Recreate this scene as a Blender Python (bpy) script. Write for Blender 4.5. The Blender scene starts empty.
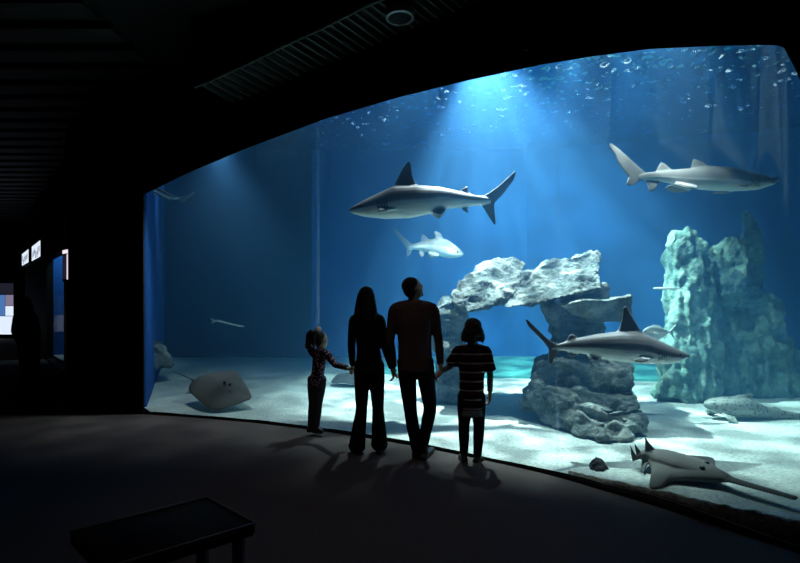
import bpy, bmesh, math, random
from mathutils import Vector, Matrix, noise
import numpy as np
random.seed(7)
SC = bpy.context.scene
COL = SC.collection
F = 500.0; HOR = 300.0; EYE = 1.57
V = Vector

def P(px, py, d):
    """a measured direction in the photograph at distance d -> a place in the room"""
    return V(((px - 400.0) * d / F, d, EYE - (py - HOR) * d / F))

# ------------------------------------------------------------------ materials
def mat(name, color, rough=0.7, metal=0.0, spec=0.5):
    m = bpy.data.materials.new(name); m.use_nodes = True
    b = m.node_tree.nodes['Principled BSDF']
    b.inputs['Base Color'].default_value = (*color, 1)
    b.inputs['Roughness'].default_value = rough
    b.inputs['Metallic'].default_value = metal
    b.inputs['Specular IOR Level'].default_value = spec
    return m

def N(m, typ, **kw):
    n = m.node_tree.nodes.new(typ)
    for k, v in kw.items():
        if k in n.inputs: n.inputs[k].default_value = v
        else: setattr(n, k, v)
    return n

def link(m, a, b): m.node_tree.links.new(a, b)

def noisy(name, c1, c2, scale=5.0, rough=0.8, bump=0.3, bscale=None, detail=6, spec=0.3, coord='Object', dist=0.02):
    m = mat(name, c1, rough, spec=spec)
    b = m.node_tree.nodes['Principled BSDF']
    tc = N(m, 'ShaderNodeTexCoord')
    n1 = N(m, 'ShaderNodeTexNoise', Scale=scale, Detail=detail)
    link(m, tc.outputs[coord], n1.inputs['Vector'])
    r = N(m, 'ShaderNodeValToRGB')
    r.color_ramp.elements[0].position = 0.35; r.color_ramp.elements[0].color = (*c1, 1)
    r.color_ramp.elements[1].position = 0.65; r.color_ramp.elements[1].color = (*c2, 1)
    link(m, n1.outputs['Fac'], r.inputs['Fac'])
    link(m, r.outputs['Color'], b.inputs['Base Color'])
    if bump:
        n2 = N(m, 'ShaderNodeTexNoise', Scale=bscale or scale * 5, Detail=detail)
        link(m, tc.outputs[coord], n2.inputs['Vector'])
        bp = N(m, 'ShaderNodeBump', Strength=bump, Distance=dist)
        link(m, n2.outputs['Fac'], bp.inputs['Height'])
        link(m, bp.outputs['Normal'], b.inputs['Normal'])
    return m

def emit(name, color, strength):
    m = bpy.data.materials.new(name); m.use_nodes = True
    nt = m.node_tree; nt.nodes.clear()
    e = nt.nodes.new('ShaderNodeEmission'); o = nt.nodes.new('ShaderNodeOutputMaterial')
    e.inputs['Color'].default_value = (*color, 1); e.inputs['Strength'].default_value = strength
    nt.links.new(e.outputs[0], o.inputs[0])
    return m

# ------------------------------------------------------------------ object helpers
def obj(name, me, m=None, parent=None, kind=None, label=None, cat=None, group=None, smooth=True):
    o = bpy.data.objects.new(name, me); COL.objects.link(o)
    if m is not None:
        me.materials.clear(); me.materials.append(m)
    if parent is not None:
        o.parent = parent
        o.matrix_parent_inverse = Matrix.Translation(parent.location).inverted()
    if kind: o['kind'] = kind
    if label: o['label'] = label
    if cat: o['category'] = cat
    if group: o['group'] = group
    if smooth:
        me.polygons.foreach_set('use_smooth', [True] * len(me.polygons)); me.update()
    return o

def thing(name, label, cat, loc, group=None):
    o = bpy.data.objects.new(name, None); COL.objects.link(o)
    o.location = loc; o.empty_display_size = 0.1
    o['label'] = label; o['category'] = cat
    if group: o['group'] = group
    return o

def mesh_of(bm, name='m'):
    bmesh.ops.recalc_face_normals(bm, faces=bm.faces)
    me = bpy.data.meshes.new(name); bm.to_mesh(me); bm.free(); return me

def evaluated(me, mods):
    """bake modifiers into a mesh: mods = [(type, {settings})]"""
    t = bpy.data.objects.new('tmp', me); COL.objects.link(t)
    for ty, st in mods:
        md = t.modifiers.new(ty, ty)
        for k, v in st.items(): setattr(md, k, v)
    dg = bpy.context.evaluated_depsgraph_get(); dg.update()
    out = bpy.data.meshes.new_from_object(t.evaluated_get(dg))
    bpy.data.objects.remove(t); bpy.data.meshes.remove(me)
    return out

def remesh(bm, voxel, smooth=2):
    me = mesh_of(bm)
    mods = [('REMESH', dict(mode='VOXEL', voxel_size=voxel, use_smooth_shade=True))]
    if smooth: mods.append(('SMOOTH', dict(factor=0.5, iterations=smooth)))
    return evaluated(me, mods)

def box(bm, lo, hi, M=None):
    vs = [bm.verts.new(V((x, y, z)) if M is None else M @ V((x, y, z))) for x in (lo[0], hi[0]) for y in (lo[1], hi[1]) for z in (lo[2], hi[2])]
    for f in ((0,1,3,2),(4,6,7,5),(0,4,5,1),(2,3,7,6),(0,2,6,4),(1,5,7,3)):
        bm.faces.new([vs[i] for i in f])

def frame_of(d, hint=V((0, 1, 0))):
    d = d.normalized()
    if abs(d.dot(hint)) > 0.97: hint = V((1, 0, 0))
    s = d.cross(hint).normalized(); u = s.cross(d).normalized()
    return s, u

def tube(bm, pts, rad, n=14, hint=V((0, 1, 0)), capk=0.6):
    """limb: rings of (r_side, r_depth) along pts, rounded ends; side axis = dir x hint"""
    pts = [V(p) for p in pts]
    rad = [(r, r) if not isinstance(r, (tuple, list)) else r for r in rad]
    rings = []
    L = len(pts)
    def ring(c, s, u, a, b):
        return [bm.verts.new(c + s * (a * math.cos(2*math.pi*k/n)) + u * (b * math.sin(2*math.pi*k/n))) for k in range(n)]
    for i in range(L):
        d = (pts[min(i+1, L-1)] - pts[max(i-1, 0)])
        s, u = frame_of(d, hint); dn = d.normalized()
        a, b = rad[i]
        if i == 0:
            m = min(a, b) * capk
            rings.append(ring(pts[0] - dn * m, s, u, a*0.45, b*0.45))
            rings.append(ring(pts[0] - dn * m * 0.6, s, u, a*0.8, b*0.8))
        rings.append(ring(pts[i], s, u, a, b))
        if i == L - 1:
            m = min(a, b) * capk
            rings.append(ring(pts[i] + dn * m * 0.6, s, u, a*0.8, b*0.8))
            rings.append(ring(pts[i] + dn * m, s, u, a*0.45, b*0.45))
    for r0, r1 in zip(rings, rings[1:]):
        for k in range(n):
            bm.faces.new([r0[k], r0[(k+1) % n], r1[(k+1) % n], r1[k]])
    bm.faces.new(rings[0]); bm.faces.new(rings[-1])

def smooth_path(pts, rad, sub=4):
    """Catmull-Rom resample of points and radii"""
    pts = [V(p) for p in pts]; rad = [(r, r) if not isinstance(r, (tuple, list)) else r for r in rad]
    op, orr = [], []
    for i in range(len(pts) - 1):
        p0, p1, p2, p3 = pts[max(i-1,0)], pts[i], pts[i+1], pts[min(i+2, len(pts)-1)]
        for k in range(sub):
            t = k / sub
            op.append(0.5 * ((2*p1) + (p2-p0)*t + (2*p0-5*p1+4*p2-p3)*t*t + (3*p1-p0-3*p2+p3)*t*t*t))
            orr.append(tuple(rad[i][j] * (1-t) + rad[i+1][j] * t for j in (0, 1)))
    op.append(pts[-1]); orr.append(rad[-1])
    return op, orr

def stube(bm, pts, rad, sub=4, **kw):
    p, r = smooth_path(pts, rad, sub); tube(bm, p, r, **kw)

def ball(bm, c, r, M=None, u=20, v=14):
    """ellipsoid, r = 3 radii, M = 3x3 rotation"""
    r = V((r, r, r)) if not hasattr(r, '__len__') else V(r)
    mat4 = Matrix.Translation(V(c)) @ ((M.to_4x4() if M is not None else Matrix()) @ Matrix.Diagonal((*r, 1)))
    bmesh.ops.create_uvsphere(bm, u_segments=u, v_segments=v, radius=1, matrix=mat4)

def prism(bm, ring, off):
    a = [bm.verts.new(p) for p in ring]; b = [bm.verts.new(V(p) + V(off)) for p in ring]
    n = len(a)
    bm.faces.new(a[::-1]); bm.faces.new(b)
    for k in range(n): bm.faces.new([a[k], a[(k+1) % n], b[(k+1) % n], b[k]])

# ------------------------------------------------------------------ plan of the big window
# (photo x, wall bottom distance, sill height z, arch height z)
TOPS = [(143,195),(190,172),(250,147),(325,119),(400,97),(470,80),(540,65),(595,56),(650,49),(715,46),(770,45),(783,46),(799,76),(815,125),(862,290)]
BOTS = [(143,412),(190,415),(250,420),(310,427),(400,440),(460,452),(510,462),(550,471.5),(590,483),(645,499),(700,517),(750,533),(800,549),(830,559),(862,570)]
def lerp(tab, x):
    if x <= tab[0][0]: return tab[0][1]
    for (x0, y0), (x1, y1) in zip(tab, tab[1:]):
        if x <= x1: return y0 + (y1-y0) * (x-x0) / (x1-x0)
    return tab[-1][1]
PLAN = [(x, (EYE - 0.03) * F / (lerp(BOTS, x) - HOR)) for x in (143,190,250,310,370,430,490,550,600,650,700,750,783,812,862)]
def plan_d(x):
    return lerp(PLAN, x)
def wpt(x, z=0.0, off=0.0):
    d = plan_d(x); d0, d1 = plan_d(x-4 if x > 147 else x), plan_d(x+4 if x < 858 else x)
    xa, xb = (x-4 if x > 147 else x), (x+4 if x < 858 else x)
    t = V(((xb-400)*d1/F - (xa-400)*d0/F, d1-d0, 0)).normalized()
    n = V((-t.y, t.x, 0))            # into the tank
    return V(((x-400)*d/F, d, z)) + n * off
def top_z(x): return EYE + (HOR - lerp(TOPS, x)) * plan_d(x) / F
XS = [143 + i * (862-143)/120 for i in range(121)]
SILL = 0.03

WALLTOP = [(143,3.80),(195,3.98),(250,4.13),(320,4.32),(400,4.45),(510,4.5),(900,4.5)]

# ------------------------------------------------------------------ materials of the place
M = {}
M['carpet'] = noisy('dark_carpet', (0.085,0.072,0.07), (0.125,0.108,0.105), 90, 0.97, 0.5, 300, spec=0.03)
M['wall'] = noisy('dark_wall_paint', (0.018,0.018,0.019), (0.024,0.024,0.025), 3, 0.75, 0.1, 60, spec=0.25)
M['black'] = mat('black_paint', (0.008,0.008,0.009), 0.6, spec=0.2)
M['ceil'] = mat('dark_ceiling', (0.012,0.012,0.013), 0.8, spec=0.2)
M['slat'] = mat('grey_metal_slat', (0.10,0.10,0.10), 0.6, 0.3)
M['steel'] = mat('brushed_steel', (0.35,0.37,0.39), 0.35, 0.8)
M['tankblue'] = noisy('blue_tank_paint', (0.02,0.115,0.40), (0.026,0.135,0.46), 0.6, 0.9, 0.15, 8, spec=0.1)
M['tank_shade'] = noisy('shaded_tank_paint', (0.010,0.014,0.024), (0.013,0.018,0.03), 0.8, 0.9, 0.15, 8, spec=0.1)  # shade on the left of the back wall, put into the base colour

# ------------------------------------------------------------------ hall shell
bm = bmesh.new()
# floor of the hall stops at the window plan and runs to the far left
fl = [wpt(x, 0.0, 0.0) for x in XS]
far = [V((-3.72,7.05,0)), V((-6.05,9.0,0)), V((-7.4,10.9,0)), V((-9.45,13.3,0)), V((-13.6,18,0)), V((-13.6,21,0)), V((-26,21,0)), V((-26,-5,0)), V((8,-5,0)), V((8,1.2,0))]
ring = fl[::-1] + far
vs = [bm.verts.new(p) for p in ring]
f = bm.faces.new(vs)
bmesh.ops.triangulate(bm, faces=[f])
ex = bmesh.ops.extrude_face_region(bm, geom=bm.faces[:])
for g in ex['geom']:
    if isinstance(g, bmesh.types.BMVert): g.co.z -= 0.2
obj('floor', mesh_of(bm), M['carpet'], kind='structure', smooth=False)

bm = bmesh.new()
vs = [bm.verts.new(p + V((0,0,4.75))) for p in ring]
f = bm.faces.new(vs)
bmesh.ops.triangulate(bm, faces=[f])
ex = bmesh.ops.extrude_face_region(bm, geom=bm.faces[:])
for g in ex['geom']:
    if isinstance(g, bmesh.types.BMVert): g.co.z += 0.2
obj('ceiling', mesh_of(bm), M['ceil'], kind='structure', smooth=False)
# boards of the ceiling in the far left
bm = bmesh.new()
for i in range(34):
    y = 3.2 + i * 0.5
    box(bm, (-19, y, 4.66), (-3.3 - max(0, (y-7)*0.75) if y > 7 else -3.3, y+0.3, 4.75))
obj('trim_1', mesh_of(bm), noisy('ceiling_board', (0.018,0.017,0.016), (0.03,0.027,0.026), 3, 0.6), kind='structure', smooth=False)

# wall round the big window
bm = bmesh.new()
TH = -0.12     # thickness toward the hall
prev = None
for x in XS:
    zt, zw = top_z(x), lerp(WALLTOP, x)
    a = [bm.verts.new(wpt(x, z, o)) for (z, o) in ((zt+0.22,0.16),(zw+0.5,0.16),(zw+0.5,TH*0),(zw,0.0),(zt,-0.0),(zt+0.02,0.025))]
    b = [bm.verts.new(wpt(x, z, o)) for (z, o) in ((-0.2,0.14),(-0.05,0.14),(SILL-0.01,0.02),(SILL,-0.0),(-0.2,-0.0))]
    if prev:
        for A, B in ((prev[0], a), (prev[1], b)):
            for k in range(len(A)):
                k2 = (k+1) % len(A)
                bm.faces.new([A[k], A[k2], B[k2], B[k]])
    prev = (a, b)
# right jamb beyond the frame and left pier
def vwall(bm, p, q, th, z0=-0.1, z1=4.75):
    p, q = V(p), V(q); t = (q-p).normalized(); n = V((-t.y, t.x, 0)) * th
    prism(bm, [p + V((0,0,z0)), q + V((0,0,z0)), q + n + V((0,0,z0)), p + n + V((0,0,z0))], (0,0,z1-z0))
pr = wpt(862)
vwall(bm, (pr.x, pr.y, 0), (8, 1.2, 0), 0.2)
obj('wall_front', mesh_of(bm), M['wall'], kind='structure', smooth=False)

bm = bmesh.new()
A = wpt(143); LW = [V((A.x,A.y,0)), V((-6.0,9.0,0)), V((-7.33,10.9,0)), V((-9.4,13.3,0)), V((-13.5,18,0)), V((-13.5,20.5,0))]
vwall(bm, LW[1], LW[0], 0.02)
vwall(bm, LW[2] , LW[1], 0.15)
# section with the second window: below / above
vwall(bm, LW[3], LW[2], 0.15, -0.1, 0.02); vwall(bm, LW[3], LW[2], 0.15, 2.65, 4.75)
vwall(bm, LW[4], LW[3], 0.15)
vwall(bm, LW[5], LW[4], 0.15)
obj('wall_left', mesh_of(bm), M['wall'], kind='structure', smooth=False)
bm = bmesh.new(); box(bm, (-26,20.5,-0.1), (-13.3,20.8,4.75))
obj('wall_far', mesh_of(bm), M['wall'], kind='structure', smooth=False)

# soffit grille over the window: band + bars
bm = bmesh.new(); barm = bmesh.new()
gx = [232 + i * (640-232)/60 for i in range(61)]
prev = None
for x in gx:
    zw = lerp(WALLTOP, x)
    a = [bm.verts.new(wpt(x, zw + dz, o)) for dz, o in ((0.10,-0.02),(0.10,-0.68),(4.80-zw,-0.68),(4.80-zw,-0.72),(-0.03,-0.72),(-0.03,-0.68),(0.06,-0.68),(0.06,-0.02))]
    if prev:
        for k in range(8):
            k2 = (k+1) % 8; bm.faces.new([prev[k], prev[k2], a[k2], a[k]])
    prev = a
grille = obj('soffit_grille', mesh_of(bm), M['black'], smooth=False, label='curved dark ceiling grille with pale cross bars above the tank window', cat='grille')
n = 50
for i in range(n):
    x = 233 + (i+0.5) * (640-233)/n
    z = lerp(WALLTOP, x)
    p = wpt(x, z, -0.06); q = wpt(x-3, z, -0.68); t = (q-p).normalized(); s = V((-t.y, t.x, 0)) * 0.009
    prism(barm, [p-s, p+s, q+s, q-s], (0,0,0.05))
bars = obj('bars', mesh_of(barm), M['slat'], grille, smooth=False)
rm = bmesh.new(); prev = None
for x in gx:
    zw = lerp(WALLTOP, x)
    a = [rm.verts.new(wpt(x, zw + dz, o)) for dz, o in ((-0.042,-0.71),(-0.042,-0.695),(-0.03,-0.695),(-0.03,-0.71))]
    if prev:
        for k in range(4): rm.faces.new([prev[k], prev[(k+1)%4], a[(k+1)%4], a[k]])
    prev = a
obj('edge_strip', mesh_of(rm), M['slat'], grille, smooth=False)

# ------------------------------------------------------------------ the window pane
def glassmat(name, refl=0.04, tint=(1,1,1)):
    m = bpy.data.materials.new(name); m.use_nodes = True
    nt = m.node_tree; nt.nodes.clear()
    o = nt.nodes.new('ShaderNodeOutputMaterial'); mx = nt.nodes.new('ShaderNodeMixShader')
    t = nt.nodes.new('ShaderNodeBsdfTransparent'); g = nt.nodes.new('ShaderNodeBsdfGlossy')
    g.inputs['Roughness'].default_value = 0.02; t.inputs['Color'].default_value = (*tint, 1)
    mx.inputs[0].default_value = refl
    nt.links.new(t.outputs[0], mx.inputs[1]); nt.links.new(g.outputs[0], mx.inputs[2]); nt.links.new(mx.outputs[0], o.inputs['Surface'])
    return m
bm = bmesh.new(); prev = None
for x in XS:
    a = [bm.verts.new(wpt(x, z, o)) for z, o in ((SILL-0.04,0.04),(top_z(x)+0.06,0.04),(top_z(x)+0.12,0.12),(SILL-0.04,0.12))]
    if prev:
        for k in range(4): bm.faces.new([prev[k], prev[(k+1)%4], a[(k+1)%4], a[k]])
    prev = a
M['glass'] = glassmat('acrylic_pane', 0.025)
pane = obj('window_1', mesh_of(bm), M['glass'], kind='structure')
# bonded seams between the acrylic panels: faintly milky upright strips
sm = bpy.data.materials.new('bonded_seam'); sm.use_nodes = True
nt = sm.node_tree; nt.nodes.clear()
o_ = nt.nodes.new('ShaderNodeOutputMaterial'); mx = nt.nodes.new('ShaderNodeMixShader'); t_ = nt.nodes.new('ShaderNodeBsdfTransparent'); d_ = nt.nodes.new('ShaderNodeBsdfTranslucent')
d_.inputs['Color'].default_value = (0.8,0.85,1,1); mx.inputs[0].default_value = 0.045
nt.links.new(t_.outputs[0], mx.inputs[1]); nt.links.new(d_.outputs[0], mx.inputs[2]); nt.links.new(mx.outputs[0], o_.inputs['Surface'])
for x0 in (312, 551):
    bm = bmesh.new(); a = wpt(x0-1.6, SILL, 0.125); b = wpt(x0+1.6, SILL, 0.125)
    n_ = V((0,0.004,0))
    prism(bm, [a, b, b+n_, a+n_], (0,0,top_z(x0)-SILL))
    obj('seam', mesh_of(bm), sm, pane, smooth=False)

# ------------------------------------------------------------------ the tank shell
ZS = 5.7    # water level
TW = [V((-3.70,7.3,0)), V((-6.5,13.8,0)), V((3.5,13.8,0)), V((12.5,11.0,0)), V((13,8,0)), V((12,2,0)), V((4.2,1.9,0)), V((3.3,2.35,0))]
def tankwall(name, p, q, m, th=0.25, z1=7.2):
    bm = bmesh.new(); vwall(bm, p, q, th, -0.4, z1)
    obj(name, mesh_of(bm), m, kind='structure', smooth=False)
tankwall('wall_tank_left', TW[0], TW[1], M['tankblue'], 0.05)
XD = V((-2.44,13.8,0))  # left of this edge the light falloff is carried by darker paint
tankwall('wall_tank_back', TW[1], XD, M['tank_shade'])
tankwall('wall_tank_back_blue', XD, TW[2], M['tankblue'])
bm = bmesh.new(); vwall(bm, TW[2], TW[3], 0.25, -0.4, 7.2); vwall(bm, TW[3], TW[4], 0.25, -0.4, 7.2); vwall(bm, TW[4], TW[5], 0.25, -0.4, 7.2); vwall(bm, TW[5], TW[6], 0.25, -0.4, 7.2)
vwall(bm, TW[6], TW[7], 0.25, -0.4, 7.2)
obj('wall_tank_right', mesh_of(bm), M['tankblue'], kind='structure', smooth=False)
bm = bmesh.new(); box(bm, (-8,4.9,7.2), (14,15,7.4)); 
obj('ceiling_tank', mesh_of(bm), M['black'], kind='structure', smooth=False)
bm = bmesh.new()
# tank front above the window, up to the tank roof
prev = None
for x in XS:
    a = [bm.verts.new(wpt(x, z, o)) for z, o in ((lerp(WALLTOP,x)+0.4,0.0),(7.3,0.0),(7.3,0.16),(lerp(WALLTOP,x)+0.4,0.16))]
    if prev:
        for k in range(4): bm.faces.new([prev[k], prev[(k+1)%4], a[(k+1)%4], a[k]])
    prev = a
obj('wall_tank_front', mesh_of(bm), M['black'], kind='structure', smooth=False)

# sand
def in_poly(x, y, poly):
    c = False; j = len(poly) - 1
    for i in range(len(poly)):
        if (poly[i].y > y) != (poly[j].y > y) and x < (poly[j].x-poly[i].x)*(y-poly[i].y)/(poly[j].y-poly[i].y) + poly[i].x: c = not c
        j = i
    return c
inner = [wpt(x, 0, 0.14) for x in XS]
poly = inner + [V((3.4,2.5,0)), V((4.2,2.1,0)), V((11.9,2.2,0)), V((12.9,8,0)), V((12.4,10.9,0)), V((3.5,13.7,0)), V((-6.4,13.7,0)), V((-3.75,7.3,0))]
bm = bmesh.new(); vs = [bm.verts.new(p) for p in poly]; f = bm.faces.new(vs)
bmesh.ops.triangulate(bm, faces=[f])
for _ in range(7):
    es = [e for e in bm.edges if e.calc_length() > 0.22 and (e.verts[0].co.y < 8 or e.calc_length() > 0.45)]
    if not es: break
    bmesh.ops.subdivide_edges(bm, edges=es, cuts=1)
    bmesh.ops.triangulate(bm, faces=bm.faces[:])
for v in bm.verts:
    k = noise.noise(V((v.co.x*0.7, v.co.y*0.7, 3))) * 0.025 + noise.noise(V((v.co.x*2.3, v.co.y*2.3, 9))) * 0.012
    v.co.z = 0.0 + k
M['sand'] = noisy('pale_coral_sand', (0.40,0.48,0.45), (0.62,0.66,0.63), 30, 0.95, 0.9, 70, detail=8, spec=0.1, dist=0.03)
obj('sand', mesh_of(bm), M['sand'], kind='stuff', label='pale coral sand covering the tank bed', cat='sand')
# slab over the far sand, its haze and shade put into a teal colour
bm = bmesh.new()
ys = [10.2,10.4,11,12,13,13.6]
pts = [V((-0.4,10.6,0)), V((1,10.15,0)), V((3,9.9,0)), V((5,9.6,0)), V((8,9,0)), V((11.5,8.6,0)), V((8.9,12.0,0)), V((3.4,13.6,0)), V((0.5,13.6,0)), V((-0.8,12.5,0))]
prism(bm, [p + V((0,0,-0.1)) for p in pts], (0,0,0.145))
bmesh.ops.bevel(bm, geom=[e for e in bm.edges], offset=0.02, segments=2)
obj('floor_tank', mesh_of(bm), noisy('hazed_far_sand', (0.05,0.24,0.23), (0.07,0.30,0.29), 2, 0.9, 0.3, 20), kind='structure', smooth=False)

# gravel bank along the inside foot of the pane on the right
bm = bmesh.new(); prev = None
for i in range(70):
    x = 560 + i * (861-560)/69
    h = 0.02 + 0.13 * ((x-560)/250) + 0.018 * noise.noise(V((x*0.06, 0, 5))) + 0.012 * noise.noise(V((x*0.2, 3, 5)))
    w = 0.05 + 0.12 * ((x-560)/250)
    a = [bm.verts.new(wpt(x, z, 0.15 + o)) for z, o in ((-0.05,0),(h*0.95,0.0),(h,0.02),(h*0.9,w*0.5),(h*0.4,w),(-0.05,w*1.3))]
    if prev:
        for k in range(6): bm.faces.new([prev[k], prev[(k+1)%6], a[(k+1)%6], a[k]])
    prev = a
obj('gravel_bank', mesh_of(bm), noisy('grey_gravel', (0.14,0.125,0.11), (0.32,0.29,0.27), 25, 0.95, 0.8, 60), kind='stuff', label='brown-grey gravel bank along the foot of the tank window', cat='gravel')

# ------------------------------------------------------------------ water
wpoly = [wpt(x, -0.08, 0.135) for x in XS] + [V((p.x, p.y, -0.08)) for p in TW[::-1]]
bm = bmesh.new(); prism(bm, wpoly, (0,0,ZS+0.1)) 
wm = bpy.data.materials.new('sea_water'); wm.use_nodes = True
nt = wm.node_tree; nt.nodes.clear()
o_ = nt.nodes.new('ShaderNodeOutputMaterial'); ad = nt.nodes.new('ShaderNodeAddShader')
vs_ = nt.nodes.new('ShaderNodeVolumeScatter'); va = nt.nodes.new('ShaderNodeVolumeAbsorption')
vs_.inputs['Color'].default_value = (0.13,0.46,0.97,1); vs_.inputs['Density'].default_value = 0.042; vs_.inputs['Anisotropy'].default_value = 0.25
va.inputs['Color'].default_value = (0.32,0.84,0.92,1); va.inputs['Density'].default_value = 0.10
nt.links.new(vs_.outputs[0], ad.inputs[0]); nt.links.new(va.outputs[0], ad.inputs[1]); nt.links.new(ad.outputs[0], o_.inputs['Volume'])
water = obj('water', mesh_of(bm), wm, kind='stuff', label='clear blue water filling the big tank behind the window', cat='water', smooth=False)
# rippled surface
sf = bpy.data.materials.new('rippled_surface'); sf.use_nodes = True
nt = sf.node_tree; nt.nodes.clear()
o_ = nt.nodes.new('ShaderNodeOutputMaterial'); g = nt.nodes.new('ShaderNodeBsdfGlass')
g.inputs['IOR'].default_value = 1.33; g.inputs['Roughness'].default_value = 0.0; g.inputs['Color'].default_value = (0.9,0.95,1,1)
tc = nt.nodes.new('ShaderNodeTexCoord'); 
nt.links.new(g.outputs[0], o_.inputs['Surface'])
bm = bmesh.new(); cell = 0.036
gxn = np.arange(-7.0, 13.2, cell); gyn = np.arange(1.8, 14.1, cell)
spoly = [V((p.x, p.y, 0)) for p in wpoly]
grid = {}
for iy, y in enumerate(gyn):
    if y < 6.4 : continue
    for ix, x in enumerate(gxn):
        if abs(x) > y*0.86 + 0.3 or not any(in_poly(x+ox, y+oy, spoly) for ox, oy in ((0.2,0.2),(-0.2,0.2),(0.2,-0.2),(-0.2,-0.2),(0,-0.35))): continue
        p = V((x*3.6, y*3.6, 1.3))
        z = 0.04*noise.noise(p) + 0.052*noise.noise(p*2.2) + 0.026*noise.noise(p*3.9)
        grid[(ix, iy)] = bm.verts.new((x, y, ZS + z))
for (ix, iy), v in grid.items():
    q = [grid.get(k) for k in ((ix+1,iy),(ix+1,iy+1),(ix,iy+1))]
    if all(q): bm.faces.new([v]+q)
obj('rippled_surface', mesh_of(bm), sf, water, smooth=True)

# lamps hanging over the water: lit discs in housings
M['lampface'] = emit('lamp_face', (0.95,0.98,1.0), 5)
M['lampface'].cycles.emission_sampling = 'NONE'
lp = [(x_*1.0 + 0.37*((i_*7)%5-2)*0.5, 8.2 + y_*1.7 + 0.3*((i_*3)%4-1.5)) for i_, (x_, y_) in enumerate([(x__, y__) for y__ in range(4) for x__ in (-4.5,-2.5,-0.8,1.0,2.8,4.6,6.6,8.4)]) if not (y_ == 3 and x_ > 6)]
lamp0 = None
for i, (x, y) in enumerate(lp):
    r = thing('tank_lamp', 'round floodlight hanging over the water, seen only as glints in the ripples', 'lamp', (x,y,6.55), 'floodlights over the tank')
    if lamp0 is None:
        bm = bmesh.new(); bmesh.ops.create_cone(bm, cap_ends=True, segments=24, radius1=0.48, radius2=0.3, depth=0.3, matrix=Matrix.Translation((0,0,0.17)))
        hm = mesh_of(bm); bm = bmesh.new(); bmesh.ops.create_cone(bm, cap_ends=True, segments=24, radius1=0.45, radius2=0.45, depth=0.02, matrix=Matrix.Translation((0,0,0.0)))
        dm = mesh_of(bm); bm = bmesh.new(); bmesh.ops.create_cone(bm, cap_ends=True, segments=8, radius1=0.02, radius2=0.02, depth=0.42, matrix=Matrix.Translation((0,0,0.5)))
        sm_ = mesh_of(bm); lamp0 = True
    for nm, me, mm in (('housing', hm, M['black']), ('lamp_face', dm, M['lampface']), ('stem', sm_, M['black'])):
        o = bpy.data.objects.new(nm, me); COL.objects.link(o); o.parent = r
        if not me.materials: me.materials.append(mm)

# ------------------------------------------------------------------ lights
def spot(name, loc, target, energy, color, size, blend=0.5, radius=0.15, gobo=None):
    l = bpy.data.lights.new(name, 'SPOT'); l.energy = energy; l.color = color; l.spot_size = math.radians(size); l.spot_blend = blend; l.shadow_soft_size = radius
    o = bpy.data.objects.new(name, l); COL.objects.link(o); o.location = loc
    o.rotation_euler = (V(target) - V(loc)).to_track_quat('-Z', 'Y').to_euler()
    if gobo:
        sc_, lo, hi, mn = gobo
        l.use_nodes = True; nt = l.node_tree; em = nt.nodes['Emission']
        tc = nt.nodes.new('ShaderNodeTexCoord'); ns = nt.nodes.new('ShaderNodeTexNoise'); ns.inputs['Scale'].default_value = sc_; ns.inputs['Detail'].default_value = 2
        mr = nt.nodes.new('ShaderNodeMapRange'); mr.inputs['From Min'].default_value = lo; mr.inputs['From Max'].default_value = hi; mr.inputs['To Min'].default_value = mn; mr.inputs['To Max'].default_value = 1.6
        nt.links.new(tc.outputs['Normal'], ns.inputs['Vector']); nt.links.new(ns.outputs['Fac'], mr.inputs['Value']); nt.links.new(mr.outputs['Result'], em.inputs['Strength'])
    return o
WHITE = (0.86,0.95,1.0)  # the unseen spots that follow are set under water to light the tank
spot('key_lamp', (1.2,7.6,5.55), (2.4,8.6,0), 5200, WHITE, 92, 0.7, 0.06, (13,0.42,0.62,0.4))
spot('back_fill', (2.8,8.0,5.55), (4.0,13.8,1.8), 950, (0.7,0.88,1.0), 80, 0.9, 0.2, (9,0.42,0.6,0.5))
spot('front_fill', (3.1,5.6,5.5), (3.0,6.4,0), 760, WHITE, 60, 0.8, 0.08, (9,0.42,0.6,0.6))
spot('castle_fill', (2.9,6.9,5.4), (4.5,8.0,1.8), 600, WHITE, 42, 0.8, 0.08)  # added to light the castle tower
spot('left_fill', (-2.5,7.0,3.75), (-2.7,8.0,0), 175, WHITE, 100, 0.8, 0.12, (8,0.4,0.62,0.8))  # added low behind the wall band to brighten the left sand
spot('corner_fill', (-4.0,9.0,5.3), (-5.0,9.9,3.6), 350, (0.55,0.78,1.0), 40, 0.9, 0.1)  # added to brighten the blue side wall
spot('mid_fill', (0.2,7.4,5.5), (0.3,7.35,0), 430, WHITE, 68, 0.8, 0.1, (9,0.42,0.6,0.4))

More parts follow.
